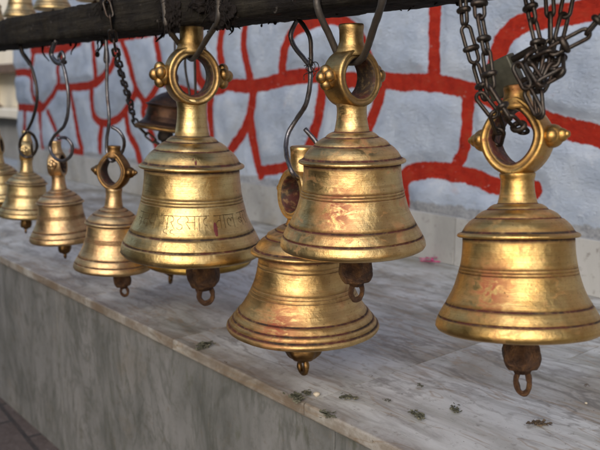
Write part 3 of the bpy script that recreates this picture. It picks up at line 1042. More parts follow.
# posts that carry the beam, and the higher rear beam, beyond the frame
RB_Y, RB_Z0, RB_Z1 = 1.0, ZC + 0.62, ZC + 0.70
rear = thing('rear_beam', 'dark timber beam higher up behind the bell row', 'beam', ((bx0 + bx1) / 2, RB_Y, RB_Z0))
rough_bar('timber', M['beam'], rear, bx0, bx1, RB_Y - .05, RB_Y + .09, RB_Z0, RB_Z1, 0.003, 200, Vector(rear.location))
for X, s in ((bx0 + .08, 'far left'), (bx1 - .08, 'right')):
    bm = bmesh.new()
    add_box(bm, -.05, .05, -.06, .22, GROUND_Z, RB_Z1 - .08 - .004, .006)
    p = obj('beam_post', bm, M['dark_wood'])
    p.location = (X, .86, 0.0)
    tag(p, 'dark square timber post holding the beams at the %s end' % s, 'post', 'timber posts at the ends of the beams')

# ------------------------------------------------------------------ hangers


def rod_loop(root, ring_z, ring_in, lpx, rpx, label, width=.0053):
    """dark rod bent through the ring of a bell: one leg behind, one leg in front, both hooked over the beam"""
    hole_top = local(root, 0, 0, ring_z + ring_in)
    fr = local(root, 0, -.24, ring_z + ring_in - .02)
    bk = local(root, 0, .24, ring_z + ring_in + .0)
    t = thing('hanger_rod', label, 'hanger', hole_top, 'bent rods hanging bells from the beam')
    yl = BEAM_Y0 - .009
    L0 = onY(lpx[0], lpx[1], yl); L1 = Vector((L0.x, yl, BEAM_Z0)); L2 = Vector((L0.x - .004, yl, BEAM_Z1 + .008)); L3 = Vector((L0.x, YB, BEAM_Z1 + .012))
    R0 = onY(rpx[0], rpx[1], yl); R1 = Vector((R0.x, yl, BEAM_Z0)); R2 = Vector((R0.x + .004, yl, BEAM_Z1 + .008)); R3 = Vector((R0.x, YB, BEAM_Z1 + .012))
    low = hole_top - Vector((0, 0, width * 1.0))
    pts = [L3, L2, L1.lerp(L2, .3), L1.lerp(bk, .05), L1.lerp(bk, .5), L1.lerp(bk, .85), bk.lerp(low, .3), low, fr.lerp(low, .3), fr.lerp(R1, .15), fr.lerp(R1, .5), fr.lerp(R1, .95), R1.lerp(R2, .3), R2, R3]
    path = catmull(pts, 8)
    bm = bmesh.new()
    tube(bm, [p - hole_top for p in path], width, 10, wob=.12)
    obj('rod', bm, M['rod'], t)
    return t


rod_loop(B_center, RZ - .07, .245, (317, 3), (383, 3), 'bent dark rod in a V carrying the middle bell with red smears')
rod_loop(B_main, RZ, .245, (166, 22), (219, 22), 'bent dark rod in a V carrying the large lettered bell')


def wire(label, pts, r, mat, group='wire hooks holding bells', name='wire_hook', cat='hook', extra=None):
    o = Vector(pts[0])
    bm = bmesh.new()
    tube(bm, [p - o for p in catmull(pts, 8)], r, 12, wob=.16)
    t = thing(name, label, cat, o, group)
    obj('wire', bm, mat, t)
    if extra:
        bm = bmesh.new()
        for e, rr in extra:
            tube(bm, [p - o for p in catmull(e, 5)], rr, 6, wob=.1)
        obj('binding_wire', bm, M['iron'], t)
    return t


def pp(lst, Y, dY=0):
    return [onY(a[0], a[1], Y + (a[2] if len(a) > 2 else 0)) for a in lst]


# S-hook of the lowest bell
ringp = local(B_low, 0, 0, RZ - .30)
YH = ringp.y
wire('shiny S-shaped wire hook carrying the lowest flared bell', pp([(297, 20), (291, 34), (294, 46), (305, 60), (310, 68), (310, 84), (306, 104), (296, 120), (288, 134, -.01), (286, 150, -.025), (289, 164, -.045), (294, 175, -.045), (302, 180, -.01), (313, 178, .02), (321, 163, .03), (317, 144, .025), (305, 129, .018)], YH), .0042, M['wire'],
     extra=[(pp([(297, 18), (304, 26), (310, 38), (311, 52), (311, 66)], YH - .006), .0038),
            (pp([(308, 58, -.01), (313, 62, -.01), (315, 67, -.01), (311, 72, -.01), (306, 69, -.01), (309, 64, -.01), (315, 72, -.01), (313, 77, -.01)], YH), .0008),
            (pp([(304, 66, -.008), (316, 62, -.008), (318, 70, -.008), (305, 74, -.008), (304, 80, -.008)], YH), .0008)])

tp = local(B_eye, 0, 0, 2.42 + .40)
wire('long straight wire hook carrying the small bell with the pointed ring', pp([(106, 38), (107, 60), (107, 90), (109, 112), (109, 124), (107, 138), (107, 152), (111, 161), (117, 158, .02), (123, 150, .03), (124, 140, .02), (119, 131, .01), (112, 127)], tp.y - .015), .0040, M['wire'],
     extra=[(pp([(104, 34), (106, 45), (105, 60), (108, 62), (107, 48)], tp.y - .01), .004)])
tp = local(B_l2, 0, 0, RZ)
wire('curled wire hook with a round loop carrying the second bell from the left', pp([(56, 40), (52, 55), (60, 63), (64, 58), (62, 52), (59, 58), (64, 68), (68, 90), (68, 112), (64, 126), (55, 135), (50, 146), (54, 157), (63, 161, .01), (71, 155, .02), (72, 145, .02), (66, 138, .01), (58, 138, -.02)], tp.y - .025), .0042, M['wire'],
     extra=[(pp([(54, 42), (51, 54), (57, 63), (65, 62)], tp.y - .012), .006)])
tp = local(B_l1, 0, 0, RZ)
wire('thin dark wire hook carrying the small shiny bell by the left edge', pp([(21, 46), (24, 56), (31, 66), (36, 84), (37, 100), (33, 118), (27, 131), (21, 139), (20, 150), (25, 157), (33, 155, .02), (37, 146, .02), (34, 136, .01), (27, 131, -.012)], tp.y - .025), .0042, M['iron'],
     extra=[(pp([(20, 45), (22, 52), (26, 58), (30, 64)], tp.y - .012), .006)])
tp = local(B_l0, 0, 0, RZ + .36)
wire('short dark wire over the leftmost bell', [Vector((tp.x, tp.y, BEAM_Z0 + .01)), Vector((tp.x + .01, tp.y, BEAM_Z0 - .05)), Vector((tp.x - .01, tp.y, tp.z + .03)), Vector((tp.x - .03, tp.y, tp.z - .03)), Vector((tp.x, tp.y + .0, tp.z - .05)), Vector((tp.x + .02, tp.y, tp.z - .02))], .0036, M['iron'])


def up_wire(root, zr, label):
    a = local(root, 0, 0, zr)
    return wire(label, [Vector((a.x, max(min(a.y, RB_Y + .08), RB_Y - .04), RB_Z0 + .02)), Vector((a.x + .004, a.y, RB_Z0 * .5 + a.z * .5)), a + Vector((.002, 0, .02)), a - Vector((0.004, 0, .018)), a + Vector((-.012, 0, .0))], .003, M['iron'], 'wires from the higher rear beam')


a_ = local(B_hid2, 0, 0, 2.3)
wire('dark wire passing behind the neck of the lettered bell', [a_, a_ + Vector((.004, 0, .03))] + pp([(186, 128), (190, 100), (185, 62), (191, 30), (192, 10)], a_.y) + [Vector((a_.x + .05, RB_Y - .03, RB_Z0 + .02))], .003, M['iron'], 'wires from the higher rear beam')
for r_, z_, l_ in ((B_hid, 2.25, 'dark wire seen through the ring of the lettered bell'), (B_cop, 1.6, 'dark wire carrying the copper bell')):
    up_wire(r_, z_, l_)
for b_ in B_up:
    up_wire(b_, 2.6, 'dark wire carrying a bell above the beam')


# ------------------------------------------------------------------ chains


def link_mesh(name, L, W, r, collar=True):
    bm = bmesh.new()
    hw = W / 2 - r
    hl = L / 2 - r
    pts = []
    for i in range(9):
        a = -math.pi / 2 + math.pi * i / 8
        pts.append(Vector((hl - hw + hw * math.cos(a), hw * math.sin(a), 0)))
    for i in range(9):
        a = math.pi / 2 + math.pi * i / 8
        pts.append(Vector((-(hl - hw) + hw * math.cos(a), hw * math.sin(a), 0)))
    tube(bm, pts, r, 8, closed=True)
    if collar:
        for k in range(1):
            c = [Vector((L * .10 + k * r * 1.9, (hw + r * .7) * math.cos(2 * math.pi * i / 16), r * 1.9 * math.sin(2 * math.pi * i / 16))) for i in range(16)]
            tube(bm, c, r * 1.45, 8, closed=True)
    return bm_mesh(name, bm)


LINK_BIG = link_mesh('chain_link', .052, .0165, .0025)
LINK_MID = link_mesh('chain_link_mid', .040, .0165, .0025, False)
LINK_SMALL = link_mesh('chain_link_small', .042, .020, .0029, False)


def chain(label, pts, me, pitch, mat, group='iron chains round the bells', roll0=0.3, sub=10):
    path = catmull(pts, sub)
    acc = [0]
    for a, b in zip(path[:-1], path[1:]):
        acc.append(acc[-1] + (b - a).length)
    n = max(1, round(acc[-1] / pitch))

    def at(s):
        s = min(max(s, 0), acc[-1])
        for i in range(len(acc) - 1):
            if s <= acc[i + 1]:
                f = (s - acc[i]) / max(1e-9, acc[i + 1] - acc[i])
                return path[i].lerp(path[i + 1], f)
        return path[-1]

    t = thing('iron_chain', label, 'chain', path[0], group)
    step = acc[-1] / n
    rr = random.Random(len(label))
    for k in range(n):
        a, b = at(k * step), at((k + 1) * step)
        d = (b - a).normalized()
        side = d.orthogonal().normalized()
        ref = (CAM - a).normalized()
        side = (ref - d * ref.dot(d)).normalized()
        q = Quaternion(d, roll0 + (math.pi / 2 * (k % 2)) + rr.uniform(-.55, .55))
        z = q @ side
        y = z.cross(d)
        Mx = Matrix(((d.x, y.x, z.x, 0), (d.y, y.y, z.y, 0), (d.z, y.z, z.z, 0), (0, 0, 0, 1)))
        o = mesh_obj('link', me, mat, t)
        o.matrix_local = Matrix.Translation((a + b) / 2 - path[0]) @ Mx
    return t


RY = B_right.location.y
rc = local(B_right, 0, 0, 2.42)
# chain over the beam to the copper bell
cpt = local(B_cop, -.18, 0, -.62)
chain('rusty chain slanting from the front of the beam down to the dark copper bell', [Vector((onY(109, 0, BEAM_Y0 - .006).x, YB, BEAM_Z1 + .006)), Vector((onY(109, 0, BEAM_Y0 - .006).x, BEAM_Y0 - .010, BEAM_Z1 + .004))] + pp([(110, 14, -.05), (112, 30, -.045), (116, 52, -.01), (122, 76, .06), (130, 102, .15), (137, 125, .22)], YB) + [cpt], LINK_SMALL, .032, M['chain'])
# chains at the right bell
G3 = 'knotted chains tangled over the right bell'
chain('outer left chain dropping to the padlock over the right bell', pp([(462, -14, -.02), (463, 6, -.02), (466, 32, -.02), (475, 62, -.015), (480, 84, -.01), (486, 100, -.01)], RY), LINK_BIG, .0445, M['chain'], G3, 1.2)
chain('inner left chain looping down the face of the padlock into the ring', pp([(478, -18, -.03), (478, 6, -.035), (485, 42, -.035), (489, 78, -.035), (494, 96, -.035), (506, 112, -.03), (517, 128, -.012), (524, 132, .01)], RY), LINK_BIG, .0445, M['chain'], G3, 0.2)
chain('chain dropping straight behind the padlock shackle', pp([(526, -14, .0), (530, 8, 0), (535, 30, -.005), (541, 56, -.005), (540, 76, -.01), (534, 92, -.015)], RY), LINK_BIG, .0445, M['chain'], G3, 0.9)
chain('chain with the darkest links right of the straight one', pp([(549, -12, .01), (550, 10, .01), (551, 34, .01), (548, 58, 0), (541, 80, -.012), (536, 100, -.02), (540, 116, -.02)], RY), LINK_MID, .0335, M['chain'], G3, 0.3)
chain('rightmost upright chain crossing the red arch on the wall', pp([(570, -12, .02), (566, 10, .02), (560, 32, .01), (556, 54, .0), (550, 74, -.01), (541, 90, -.015)], RY), LINK_MID, .0335, M['chain'], G3, 0.8)
chain('chain stretching off to the right edge of the photo', pp([(640, -40, .02), (612, 4, .01), (594, 22, .005), (580, 42, 0), (556, 50, -.01), (532, 58, -.012), (520, 66, -.01)], RY), LINK_BIG, .0445, M['chain'], G3, 0.15)
chain('short loose chain end knotted below the shackle', pp([(517, 66, -.02), (522, 80, -.03), (532, 88, -.012), (545, 80, .01), (556, 70, -.01)], RY), LINK_MID, .0335, M['chain'], G3, 0.5)
chain('short dangling chain end beside the top of the right bell ring', pp([(526, 88, -.02), (534, 100, -.022), (540, 116, -.022)], RY), LINK_MID, .0335, M['chain'], G3, 0.1)
chain('chain links bunched in a knot round the shackle', pp([(528, 58, -.02), (540, 52, .0), (553, 52, .012), (562, 62, .0), (558, 76, -.015), (546, 84, -.025), (534, 78, -.03), (530, 66, -.025)], RY), LINK_MID, .0300, M['chain'], G3, 0.9)
chain('chain strand twisted through the ring of the right bell', pp([(480, 96, -.035), (488, 108, -.03), (497, 118, -.02), (500, 132, -.005), (497, 143, .01)], RY), LINK_MID, .0335, M['chain'], G3, 0.7)

# padlock
pc = onY(504, 77, RY + .040)
lock = thing('padlock', 'dull grey green padlock lying slantwise among the chains above the right bell', 'padlock', pc)
ax_x = (onY(545, 62, RY + .034) - onY(480, 92, RY + .034)).normalized()     # towards the shackle
ax_n = (CAM - pc).normalized()
ax_n = (ax_n - ax_x * ax_n.dot(ax_x)).normalized()
ax_y = ax_n.cross(ax_x)
lock.matrix_world = Matrix(((ax_x.x, ax_y.x, ax_n.x, pc.x), (ax_x.y, ax_y.y, ax_n.y, pc.y), (ax_x.z, ax_y.z, ax_n.z, pc.z), (0, 0, 0, 1)))
bm = bmesh.new()
add_box(bm, -.026, .022, -.024, .024, -.009, .009, .003, 3)
for f in list(bm.faces): pass
obj('lock_body', bm, M['lock'], lock)
bm = bmesh.new()
sp = [Vector((.016, -.015, 0)), Vector((.032, -.0155, 0))] + [Vector((.052 + .017 * math.sin(R_(a)), -.0165 * math.cos(R_(a)), 0)) for a in range(0, 181, 20)] + [Vector((.032, .0155, 0)), Vector((.016, .015, 0))]
tube(bm, catmull(sp, 4), .0046, 12)
obj('shackle', bm, M['chain'], lock)

# ------------------------------------------------------------------ stone wall
LINES = [
    # right half
    [(435.5, -30), (435.5, 4), (434.5, 40), (434.5, 78)],
    [(380, 80), (402, 82), (435, 83), (455, 87), (479, 94), (510, 107), (542, 120), (570, 129), (600, 136), (640, 147)],
    [(490, 92), (497, 60), (505, 38), (523, 23), (556, 16), (600, 8), (650, -2)],
    [(468, 95), (467, 120), (465, 148), (453, 172)],
    [(453, 172), (432, 170), (412, 173), (403, 182), (404, 203)],
    [(453, 174), (472, 176), (490, 184), (512, 190), (534, 190)],
    [(224, 84), (255, 86), (289, 78), (324, 75), (350, 80), (382, 81)],
    [(281, 80), (285, 50), (291, 36), (303, 26), (327, 18), (343, 21), (357, 33), (368, 55), (376, 78)],
    [(322, 77), (322, 95), (316, 128), (306, 152), (292, 167)],
    [(262, 171), (278, 169), (292, 167), (306, 172)],
    [(383, 84), (377, 105), (368, 130), (360, 150), (362, 172)],
    [(362, 172), (385, 172), (404, 180)],
    # left half
    [(247, 10), (244, 45), (250, 76), (254, 92)],
    [(225, 20), (220, 45), (223, 70), (226, 84)],
    [(254, 90), (250, 115), (243, 133), (231, 150)],
    [(250, 118), (255, 148), (261, 175)],
    [(211, 86), (210, 110), (212, 135)],
    [(196, 50), (200, 80), (214, 90), (228, 85)],
    [(150, 32), (121, 37), (104, 42)],
    [(121, 38), (129, 62), (136, 88), (146, 104)],
    [(156, 40), (160, 62), (160, 80), (147, 103), (143, 112), (150, 130), (158, 150)],
    [(160, 80), (180, 90), (211, 100)],
    [(137, 90), (130, 103), (120, 117), (107, 123), (96, 119), (92, 104), (92, 88)],
    [(102, 123), (100, 138), (100, 150)],
    [(126, 110), (128, 130), (136, 146), (140, 160)],
    [(58, 87), (75, 87), (92, 85), (104, 76), (112, 66), (116, 50)],
    [(93, 44), (95, 64), (96, 83)],
    [(68, 44), (58, 66), (58, 86), (43, 108)],
    [(32, 50), (48, 50), (68, 47), (80, 42)],
    [(13, 73), (30, 74), (33, 97), (43, 108), (18, 107)],
    [(30, 74), (33, 58), (34, 48)],
    [(40, 109), (41, 126), (43, 146)],
    [(48, 112), (55, 128), (60, 142)],
    [(70, 89), (74, 110), (78, 134), (82, 152), (72, 152)],
    [(25, 107), (25, 125), (22, 142)],
]


def wall_uv(px, py):
    p = onY(px, py, WALL_Y)
    return (p.x, p.z)


segs = []
bonus = []
for li, ln in enumerate(LINES):
    pts = catmull([Vector((*wall_uv(*q), 0)) for q in ln], 3)
    for a, b in zip(pts[:-1], pts[1:]):
        segs.append((a.x, a.y, b.x, b.y)); bonus.append({1: .005, 2: .006, 6: .004, 4: .004, 5: .005}.get(li, 0.0))
wx0 = onY(17, 90, WALL_Y).x
wx1 = 1.6
wz0, wz1 = SHELF_Z + .01, 2.3
# rubble joints continued where the picture does not reach
rr = random.Random(3)
xr = wall_uv(640, 147)
for zz in (1.35, 1.62, 1.90, 2.15):
    x = wx0
    prev = None
    while x < wx1:
        cur = (x, zz + rr.uniform(-.05, .05))
        if prev:
            segs.append((*prev, *cur))
            if zz > 1.7 or x > 0.9 or (zz > 1.5 and x > -1):
                segs.append((cur[0], cur[1], cur[0] + rr.uniform(-.06, .06), cur[1] + rr.uniform(.2, .26)))
        prev = cur
        x += rr.uniform(.28, .42)
for (a, b) in (((.62, xr[1]), (1.6, .80)), ((.8, 1.05), (1.6, 1.10)), ((.95, .82), (.98, 1.06)), ((1.25, .8), (1.2, 1.35)), ((.85, 1.08), (.8, 1.35))):
    segs.append((*a, *b))
S = np.array(segs)
NX, NZ = 760, 190
# nearer the camera the grid is finer
tx = np.linspace(0, 1, NX)
gx = wx0 + (wx1 - wx0) * (1 - (1 - tx) ** 1.35)
gz = np.linspace(wz0, wz1, NZ)
GX, GZ = np.meshgrid(gx, gz)
P2 = np.stack([GX.ravel(), GZ.ravel()], 1)
best = np.full(len(P2), 9.0)
A = S[:, :2]; Bv = S[:, 2:] - A
LL = (Bv ** 2).sum(1) + 1e-12
bonus += [0.0] * (len(segs) - len(bonus))
for a, b, l, bo in zip(A, Bv, LL, bonus):
    t = np.clip(((P2 - a) @ b) / l, 0, 1)
    d = np.hypot(P2[:, 0] - a[0] - t * b[0], P2[:, 1] - a[1] - t * b[1])
    best = np.minimum(best, d - bo)
disp = np.empty(len(P2)); wid = np.empty(len(P2)); foot = np.empty(len(P2))
for i, (x, z) in enumerate(P2):
    f1 = noise.fractal(Vector((x * 3.2, z * 3.2, 1.5)), 1.0, 2.0, 4)
    f2 = noise.fractal(Vector((x * 14, z * 14, 7.5)), 0.9, 2.0, 4)
    d = best[i]
    k = min(1.0, max(0.0, (d - .016) / .05)); k = k * k * (3 - 2 * k)
    disp[i] = .014 * k + .012 * f1 * k + .0035 * f2
    wid[i] = .0215 + .0045 * noise.noise(Vector((x * 2.5, z * 2.5, 4)))
    foot[i] = min(1.0, max(0.0, (DADO_Z + .055 - z) / .05))
verts = [(P2[i, 0], -disp[i], P2[i, 1]) for i in range(len(P2))]
faces = []
for j in range(NZ - 1):
    for i in range(NX - 1):
        k = j * NX + i
        faces.append((k, k + 1, k + NX + 1, k + NX))
# give the wall its thickness
nb = len(verts)
for (x, z) in ((wx0, wz0), (wx1, wz0), (wx1, wz1), (wx0, wz1)):
    verts.append((x, .35, z))
bl, br, tr, tl = 0, NX - 1, NX * NZ - 1, NX * (NZ - 1)
faces.append(tuple([j * NX for j in range(NZ)] + [nb + 3, nb]))
faces.append(tuple([tl + i for i in range(NX)] + [nb + 2, nb + 3]))
faces.append(tuple([tr - j * NX for j in range(NZ)] + [nb + 1, nb + 2]))
faces.append((nb, nb + 3, nb + 2, nb + 1))
me = bpy.data.meshes.new('masonry')
me.from_pydata(verts, [], faces)
for nm, arr, pad in (('mortar', best, .2), ('mortar_width', wid, .018), ('foot', foot, 0)):
    at = me.attributes.new(nm, 'FLOAT', 'POINT')
    at.data.foreach_set('value', np.concatenate([arr, np.full(4, pad)]).astype(np.float32))
me.polygons.foreach_set('use_smooth', [True] * (len(me.polygons) - 4) + [False] * 4)
me.update()
wall = thing('stone_wall', 'pale blue painted stone wall with thick red painted joints behind the bells', 'wall', (0, WALL_Y, 0))
mesh_obj('masonry', me, M['wall'], wall)
# marble skirting along the foot of the wall
x = wx0
k = 0
while x < wx1:
    L = (0.62, 0.55, 0.7)[k % 3]
    x2 = min(x + L, wx1)
    bm = bmesh.new()
    hx = (x2 - x) / 2
    add_box(bm, -hx + .0012, hx - .0012, -.026, .02, SHELF_Z + .001, DADO_Z + random.uniform(-.004, .004), .002)
    o = obj('skirting_panel', bm, M['marble_dado'], wall, False)
    o.location = ((x + x2) / 2, 0, 0)
    x = x2
    k += 1

# ------------------------------------------------------------------ marble ledge
ledge = thing('marble_ledge', 'long marble-clad ledge with grey veined slabs below the bells', 'ledge', (0, SHELF_Y, 0))
lx0, lx1 = -7.5, 1.8
bm = bmesh.new()
add_box(bm, lx0 + .02, lx1 - .02, SHELF_Y + .022, WALL_Y + .30, GROUND_Z, SHELF_Z - .0262)
o = obj('core', bm, M['plaster_dark'], ledge, False)
o.matrix_parent_inverse = Matrix.Translation((0, -SHELF_Y, 0))
jA = onZ(74, 299, SHELF_Z).x
jB = onZ(400, 370, SHELF_Z).x
LONG_Y = onZ(560, 357, SHELF_Z).y


def slab(x0, x1, y0, y1, front):
    bm = bmesh.new()
    cx, cy = (x0 + x1) / 2, (y0 + y1) / 2
    g = .0011
    nx = max(2, int((x1 - x0) / .02)); ny = max(2, int((y1 - y0) / .02))
    # a bevelled slab with a denser top so wear near the nose can vary
    add_box(bm, x0 + g - cx, x1 - g - cx, y0 + g - cy, y1 - g - cy, -.026, 0)
    if front:
        es = [e for e in bm.edges if all(abs(v.co.y - (y0 + g - cy)) < 1e-6 for v in e.verts) and abs(e.verts[0].co.z - e.verts[1].co.z) < 1e-6]
        bmesh.ops.bevel(bm, geom=es, offset=.0045, segments=3, affect='EDGES', profile=.5)
    res = bmesh.ops.bisect_plane(bm, geom=bm.verts[:] + bm.edges[:] + bm.faces[:], plane_co=(0, y0 - cy + .055, 0), plane_no=(0, 1, 0))
    lay = bm.verts.layers.float.new('edge')
    for v in bm.verts:
        v[lay] = max(0.0, 1 - (v.co.y - (y0 - cy)) / .055) if front else 0.0
    o = obj('top_slab', bm, M['marble_top'], ledge, False)
    o.location = (cx, cy - SHELF_Y, SHELF_Z)
    return o


def rows(xs, y0, y1, front):
    for a, b in zip(xs[:-1], xs[1:]):
        slab(a, b, y0, y1, front)


stepx = jB - jA
xsA = sorted([jA - 1.25 * k for k in range(0, 6) if jA - 1.25 * k > lx0] + [lx0] + [jA + (jB - jA) / 2, jB, jB + 1.1, lx1])
xsB = sorted([lx0] + [jB + .18 - 1.25 * k for k in range(0, 6)] + [jB + 1.25, lx1])
xsB = [x for x in xsB if lx0 <= x <= lx1]
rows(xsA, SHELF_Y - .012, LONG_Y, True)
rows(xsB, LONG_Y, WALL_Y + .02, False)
xs = lx0
k = 0
while xs < lx1 - .01:
    x2 = min(xs + (1.35, 1.2, 1.5)[k % 3], lx1)
    bm = bmesh.new()
    hx = (x2 - xs) / 2
    add_box(bm, -hx + .001, hx - .001, 0, .020, GROUND_Z, SHELF_Z - .0275, .0015)
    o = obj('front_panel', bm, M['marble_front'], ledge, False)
    o.location = ((xs + x2) / 2, .003, 0)
    xs = x2
    k += 1

# ------------------------------------------------------------------ small litter on the ledge


def litter(px, py, size, seed, mat, label, n=9, cat='leaf litter', name='withered_sprig'):
    n = int(n * 2.2)
    size *= .8
    c = onZ(px, py, SHELF_Z + .002)
    rr = random.Random(seed)
    bm = bmesh.new()
    # mossy crumbs between the flakes
    if n > 8:
        for k in range(n):
            b = bmesh.ops.create_icosphere(bm, subdivisions=2, radius=1)['verts']
            q = Vector((rr.gauss(0, size * .30), rr.gauss(0, size * .16), size * .05))
            w_ = size * rr.uniform(.05, .13)
            for v in b:
                v.co = q + v.co * (w_ * (1 + .55 * noise.noise(v.co * 2.3 + Vector((k, seed, 0)))))
                v.co.z = max(.0006, v.co.z * .8)
    for k in range(n):
        p = Vector((rr.gauss(0, size * .33), rr.gauss(0, size * .22), rr.uniform(.001, size * .22)))
        L = size * rr.uniform(.2, .42)
        W = L * rr.uniform(.35, .8)
        a = rr.uniform(0, 6.28)
        e = Vector((math.cos(a), math.sin(a), rr.uniform(-.1, .35))).normalized()
        s = e.cross(Vector((rr.uniform(-.4, .4), rr.uniform(-.4, .4), 1))).normalized()
        nn = s.cross(e)
        m = 6
        top = []
        for i in range(m + 1):
            f = i / m
            w = W * math.sin(math.pi * min(.97, max(.05, f))) * (1 + rr.uniform(-.25, .25))
            q = p + e * (L * (f - .5)) + nn * (.25 * L * (f - .5) ** 2 * rr.uniform(.3, 1.6))
            top.append((q - s * w * .5 + nn * W * .16, q, q + s * w * .5 + nn * W * .16))
        vs = [[bm.verts.new(Vector((t.x, t.y, max(.0006, t.z)))) for t in r] for r in top]
        for r0, r1 in zip(vs[:-1], vs[1:]):
            bm.faces.new((r0[0], r0[1], r1[1], r1[0]))
            bm.faces.new((r0[1], r0[2], r1[2], r1[1]))
    if n > 3:
        tube(bm, catmull([Vector((-size * .5, 0, .002)), Vector((0, size * .1, .004)), Vector((size * .5, -size * .08, .002))], 4), size * .025, 6)
    o = obj(name, bm, mat)
    o.location = c
    o.rotation_euler = (0, 0, rr.uniform(0, 6.28))
    return tag(o, label, cat, 'withered leaf scraps lying on the ledge' if name == 'withered_sprig' else None)


litter(205, 346, .042, 1, M['leaf'], 'green withered sprig near the ledge edge, left of the lowest bell', 14)
litter(296, 399, .034, 2, M['leaf'], 'dark leaf scrap directly below the lowest bell clapper', 14)
litter(308, 394, .026, 21, M['leaf'], 'dark leaf scrap beside the pale crumb below the lowest bell', 8)
litter(348, 398, .030, 3, M['leaf'], 'dark curled leaf scrap right of the pale crumb', 9)
litter(329, 416, .030, 4, M['leaf'], 'flat dark leaf scrap nearest the ledge edge in the middle', 10)
litter(388, 401, .014, 5, M['leaf'], 'tiny dark leaf scrap between the lowest and right bells', 5)
litter(418, 416, .030, 6, M['leaf'], 'dark sooty leaf scrap near the bottom, left of the right clapper', 13)
litter(455, 410, .032, 7, M['leaf'], 'mossy green leaf scrap below left of the right clapper', 8)
litter(420, 386, .016, 8, M['leaf'], 'small greenish leaf scrap left of the right clapper', 6)
litter(540, 425, .034, 9, M['leaf_brown'], 'brown crumbled leaf scrap at the bottom right', 10)
litter(225, 363, .012, 10, M['leaf_brown'], 'tiny brown leaf scrap left of the lowest bell', 4)
litter(371, 377, .012, 11, M['leaf_brown'], 'tiny brown leaf scrap right of the lowest bell', 4)
litter(586, 386, .016, 12, M['leaf_brown'], 'tiny brown leaf scrap at the right edge', 4)
litter(431, 262, .085, 13, M['petal'], 'bright pink petals on the ledge left of the right bell', 4, 'petals', 'flower_petals')
for i, (px, py, s) in enumerate(((317, 394, .006), (586, 403, .0025))):
    bm = bmesh.new()
    bmesh.ops.create_icosphere(bm, subdivisions=3, radius=1)
    for v in bm.verts:
        v.co *= s * (1 + .3 * noise.noise(v.co * 1.7 + Vector((i, 0, 0))))
        v.co.z *= .7
    o = obj('pale_crumb', bm, M['crumb'])
    o.location = onZ(px, py, SHELF_Z + s * .55)
    tag(o, ('pale crumb among the leaf scraps below the lowest bell', 'tiny pale crumb by the right edge')[i], 'crumb', 'pale crumbs on the ledge')

# ------------------------------------------------------------------ ground
bm = bmesh.new()
bmesh.ops.create_grid(bm, x_segments=2, y_segments=2, size=600)
g = obj('ground', bm, M['ground'], None, False)
g.location.z = GROUND_Z
tag(g, kind='structure')

# ------------------------------------------------------------------ pale shrine building beyond the end of the wall
sd = onY(8, 80, 3.1)
shrine = thing('shrine_building', 'cream plastered building with a ledge beyond the end of the stone wall', 'building', (sd.x, sd.y, 0))


def sbox(name, x0, x1, y0, y1, z0, z1, mat, bev=.01):
    bm = bmesh.new()
    add_box(bm, x0, x1, y0, y1, z0, z1, bev)
    return obj(name, bm, mat, shrine, False)


zl = onY(8, 108, 3.1).z
zt = onY(8, 64, 3.1).z
sbox('base_wall', -2.2, .9, .0, 1.6, GROUND_Z, zl - .10, M['plaster_dark'])
sbox('ledge', -2.25, .95, -.16, 1.6, zl - .098, zl, M['plaster'])
sbox('back_wall', -2.2, .9, .16, 1.6, zl + .002, 3.2, M['plaster'])
for q in (-.9, .55):
    sbox('pillar', q - .11, q + .11, -.05, .158, zl + .002, zt - .102, M['plaster'])
sbox('lintel', -2.2, .9, -.06, .155, zt - .10, zt, M['brown_wood'])
bm = bmesh.new()
lathe(bm, [(.10, 0), (.105, .02), (.07, .04), (.05, .08), (.065, .13), (.07, .17), (.045, .23), (.025, .27), (.03, .30), (.012, .36), (.003, .39)], 40)
o = obj('brown_urn', bm, M['brown_wood'])
up_ = onY(6, 103, 3.18)
o.location = (up_.x, 3.03, zl + .001)
tag(o, 'brown urn-shaped ornament standing on the cream ledge at the far left', 'ornament')

# ------------------------------------------------------------------ courtyard: unseen buildings added to shape reflections in the brass


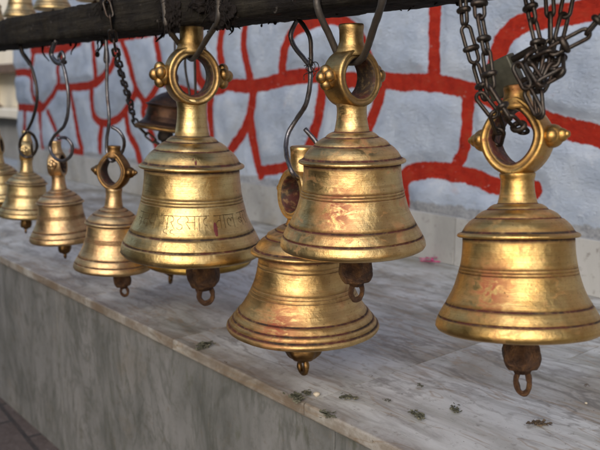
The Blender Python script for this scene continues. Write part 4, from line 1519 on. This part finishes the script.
def backdrop(name, label, cx, cy, rot, w, h, d, mat, floors, bays, hole=None):
    t = thing(name, label, 'building', (cx, cy, GROUND_Z), 'courtyard buildings added unseen behind the viewer to shape reflections')
    t.rotation_euler = (0, 0, rot)
    bm = bmesh.new()
    add_box(bm, -w / 2, w / 2, -d, 0, 0, h, .02)
    obj('wall', bm, mat, t, False)
    bm = bmesh.new()
    add_box(bm, -w / 2 - .3, w / 2 + .3, -d - .3, .45, h + .002, h + .22, .02)
    obj('roof', bm, M['dark_wood'], t, False)
    for f in range(floors):
        for b in range(bays):
            x = -w / 2 + w * (b + .5) / bays
            z = f * 2.6
            door = f == 0 and b % 2 == 0
            z0, z1 = (z + .02, z + 2.1) if door else (z + .95, z + 2.0)
            bm = bmesh.new()
            for (a0, a1, c0, c1) in ((x - .50, x - .42, z0, z1), (x + .42, x + .50, z0, z1), (x - .55, x + .55, z1 + .002, z1 + .10), (x - .58, x + .58, z0 - .06, z0 - .002)):
                if c1 > .03:
                    add_box(bm, a0, a1, .002, .07, max(.004, c0), c1, .004)
            fr = obj('door_frame' if door else 'window_frame', bm, M['brown_wood'], t, False)
            bm = bmesh.new()
            add_box(bm, x - .418, x + .418, .002, .03, z0 + .002, z1 - .002, .002)
            obj('door' if door else 'shutter', bm, M['dark_wood'], fr, False)


M['ochre'] = mat_plain('weathered_ochre', (0.36, 0.28, 0.19), (0.46, 0.37, 0.26), 2, 0.85)
M['brick_red'] = mat_plain('weathered_brick', (0.24, 0.15, 0.10), (0.32, 0.21, 0.14), 3, 0.85)
backdrop('reflection_building', 'unseen ochre building added behind the viewer to shape the brass reflections', -7.4, -3.6, 0, 14.0, 4.4, 5, M['ochre'], 1, 7)
backdrop('reflection_building', 'unseen brick building added on the right to shape the brass reflections', 4.6, 3.3, R_(90), 5.6, 4.4, 4, M['brick_red'], 1, 3)

# ------------------------------------------------------------------ light
world = bpy.data.worlds.new('World')
scene.world = world
world.use_nodes = True
nt = world.node_tree
bg = nt.nodes['Background']
sky = nt.nodes.new('ShaderNodeTexSky')
sky.sky_type = 'NISHITA'
sky.sun_disc = False
SUN_EL = R_(31)
# direction towards the sun: behind the viewer, to the left
sdir = Vector((math.cos(R_(-58)), math.sin(R_(-58)), 0))
sdir.normalize()
sdir = Vector((sdir.x * math.cos(SUN_EL), sdir.y * math.cos(SUN_EL), math.sin(SUN_EL)))
sky.sun_elevation = SUN_EL
sky.sun_rotation = math.atan2(sdir.x, sdir.y)
sky.air_density = 1.0
sky.dust_density = 2.5
nt.links.new(sky.outputs[0], bg.inputs[0])
bg.inputs[1].default_value = 0.15
sun_d = bpy.data.lights.new('sun', 'SUN')
sun_d.energy = 0.7
sun_d.angle = R_(60)
sun_d.color = (1.0, 0.98, 0.95)
sun = bpy.data.objects.new('sun', sun_d)
COL.objects.link(sun)
sun.rotation_mode = 'QUATERNION'
sun.rotation_quaternion = sdir.to_track_quat('Z', 'Y')
sun.location = (0, 0, 6)

scene.view_settings.view_transform = 'Standard'
scene.view_settings.look = 'None'
scene.view_settings.gamma = 1
scene.view_settings.exposure = 0.7
scene.view_settings.use_curve_mapping = False
scene.render.engine = 'CYCLES'
scene.render.resolution_x = 1024
scene.render.resolution_y = 768
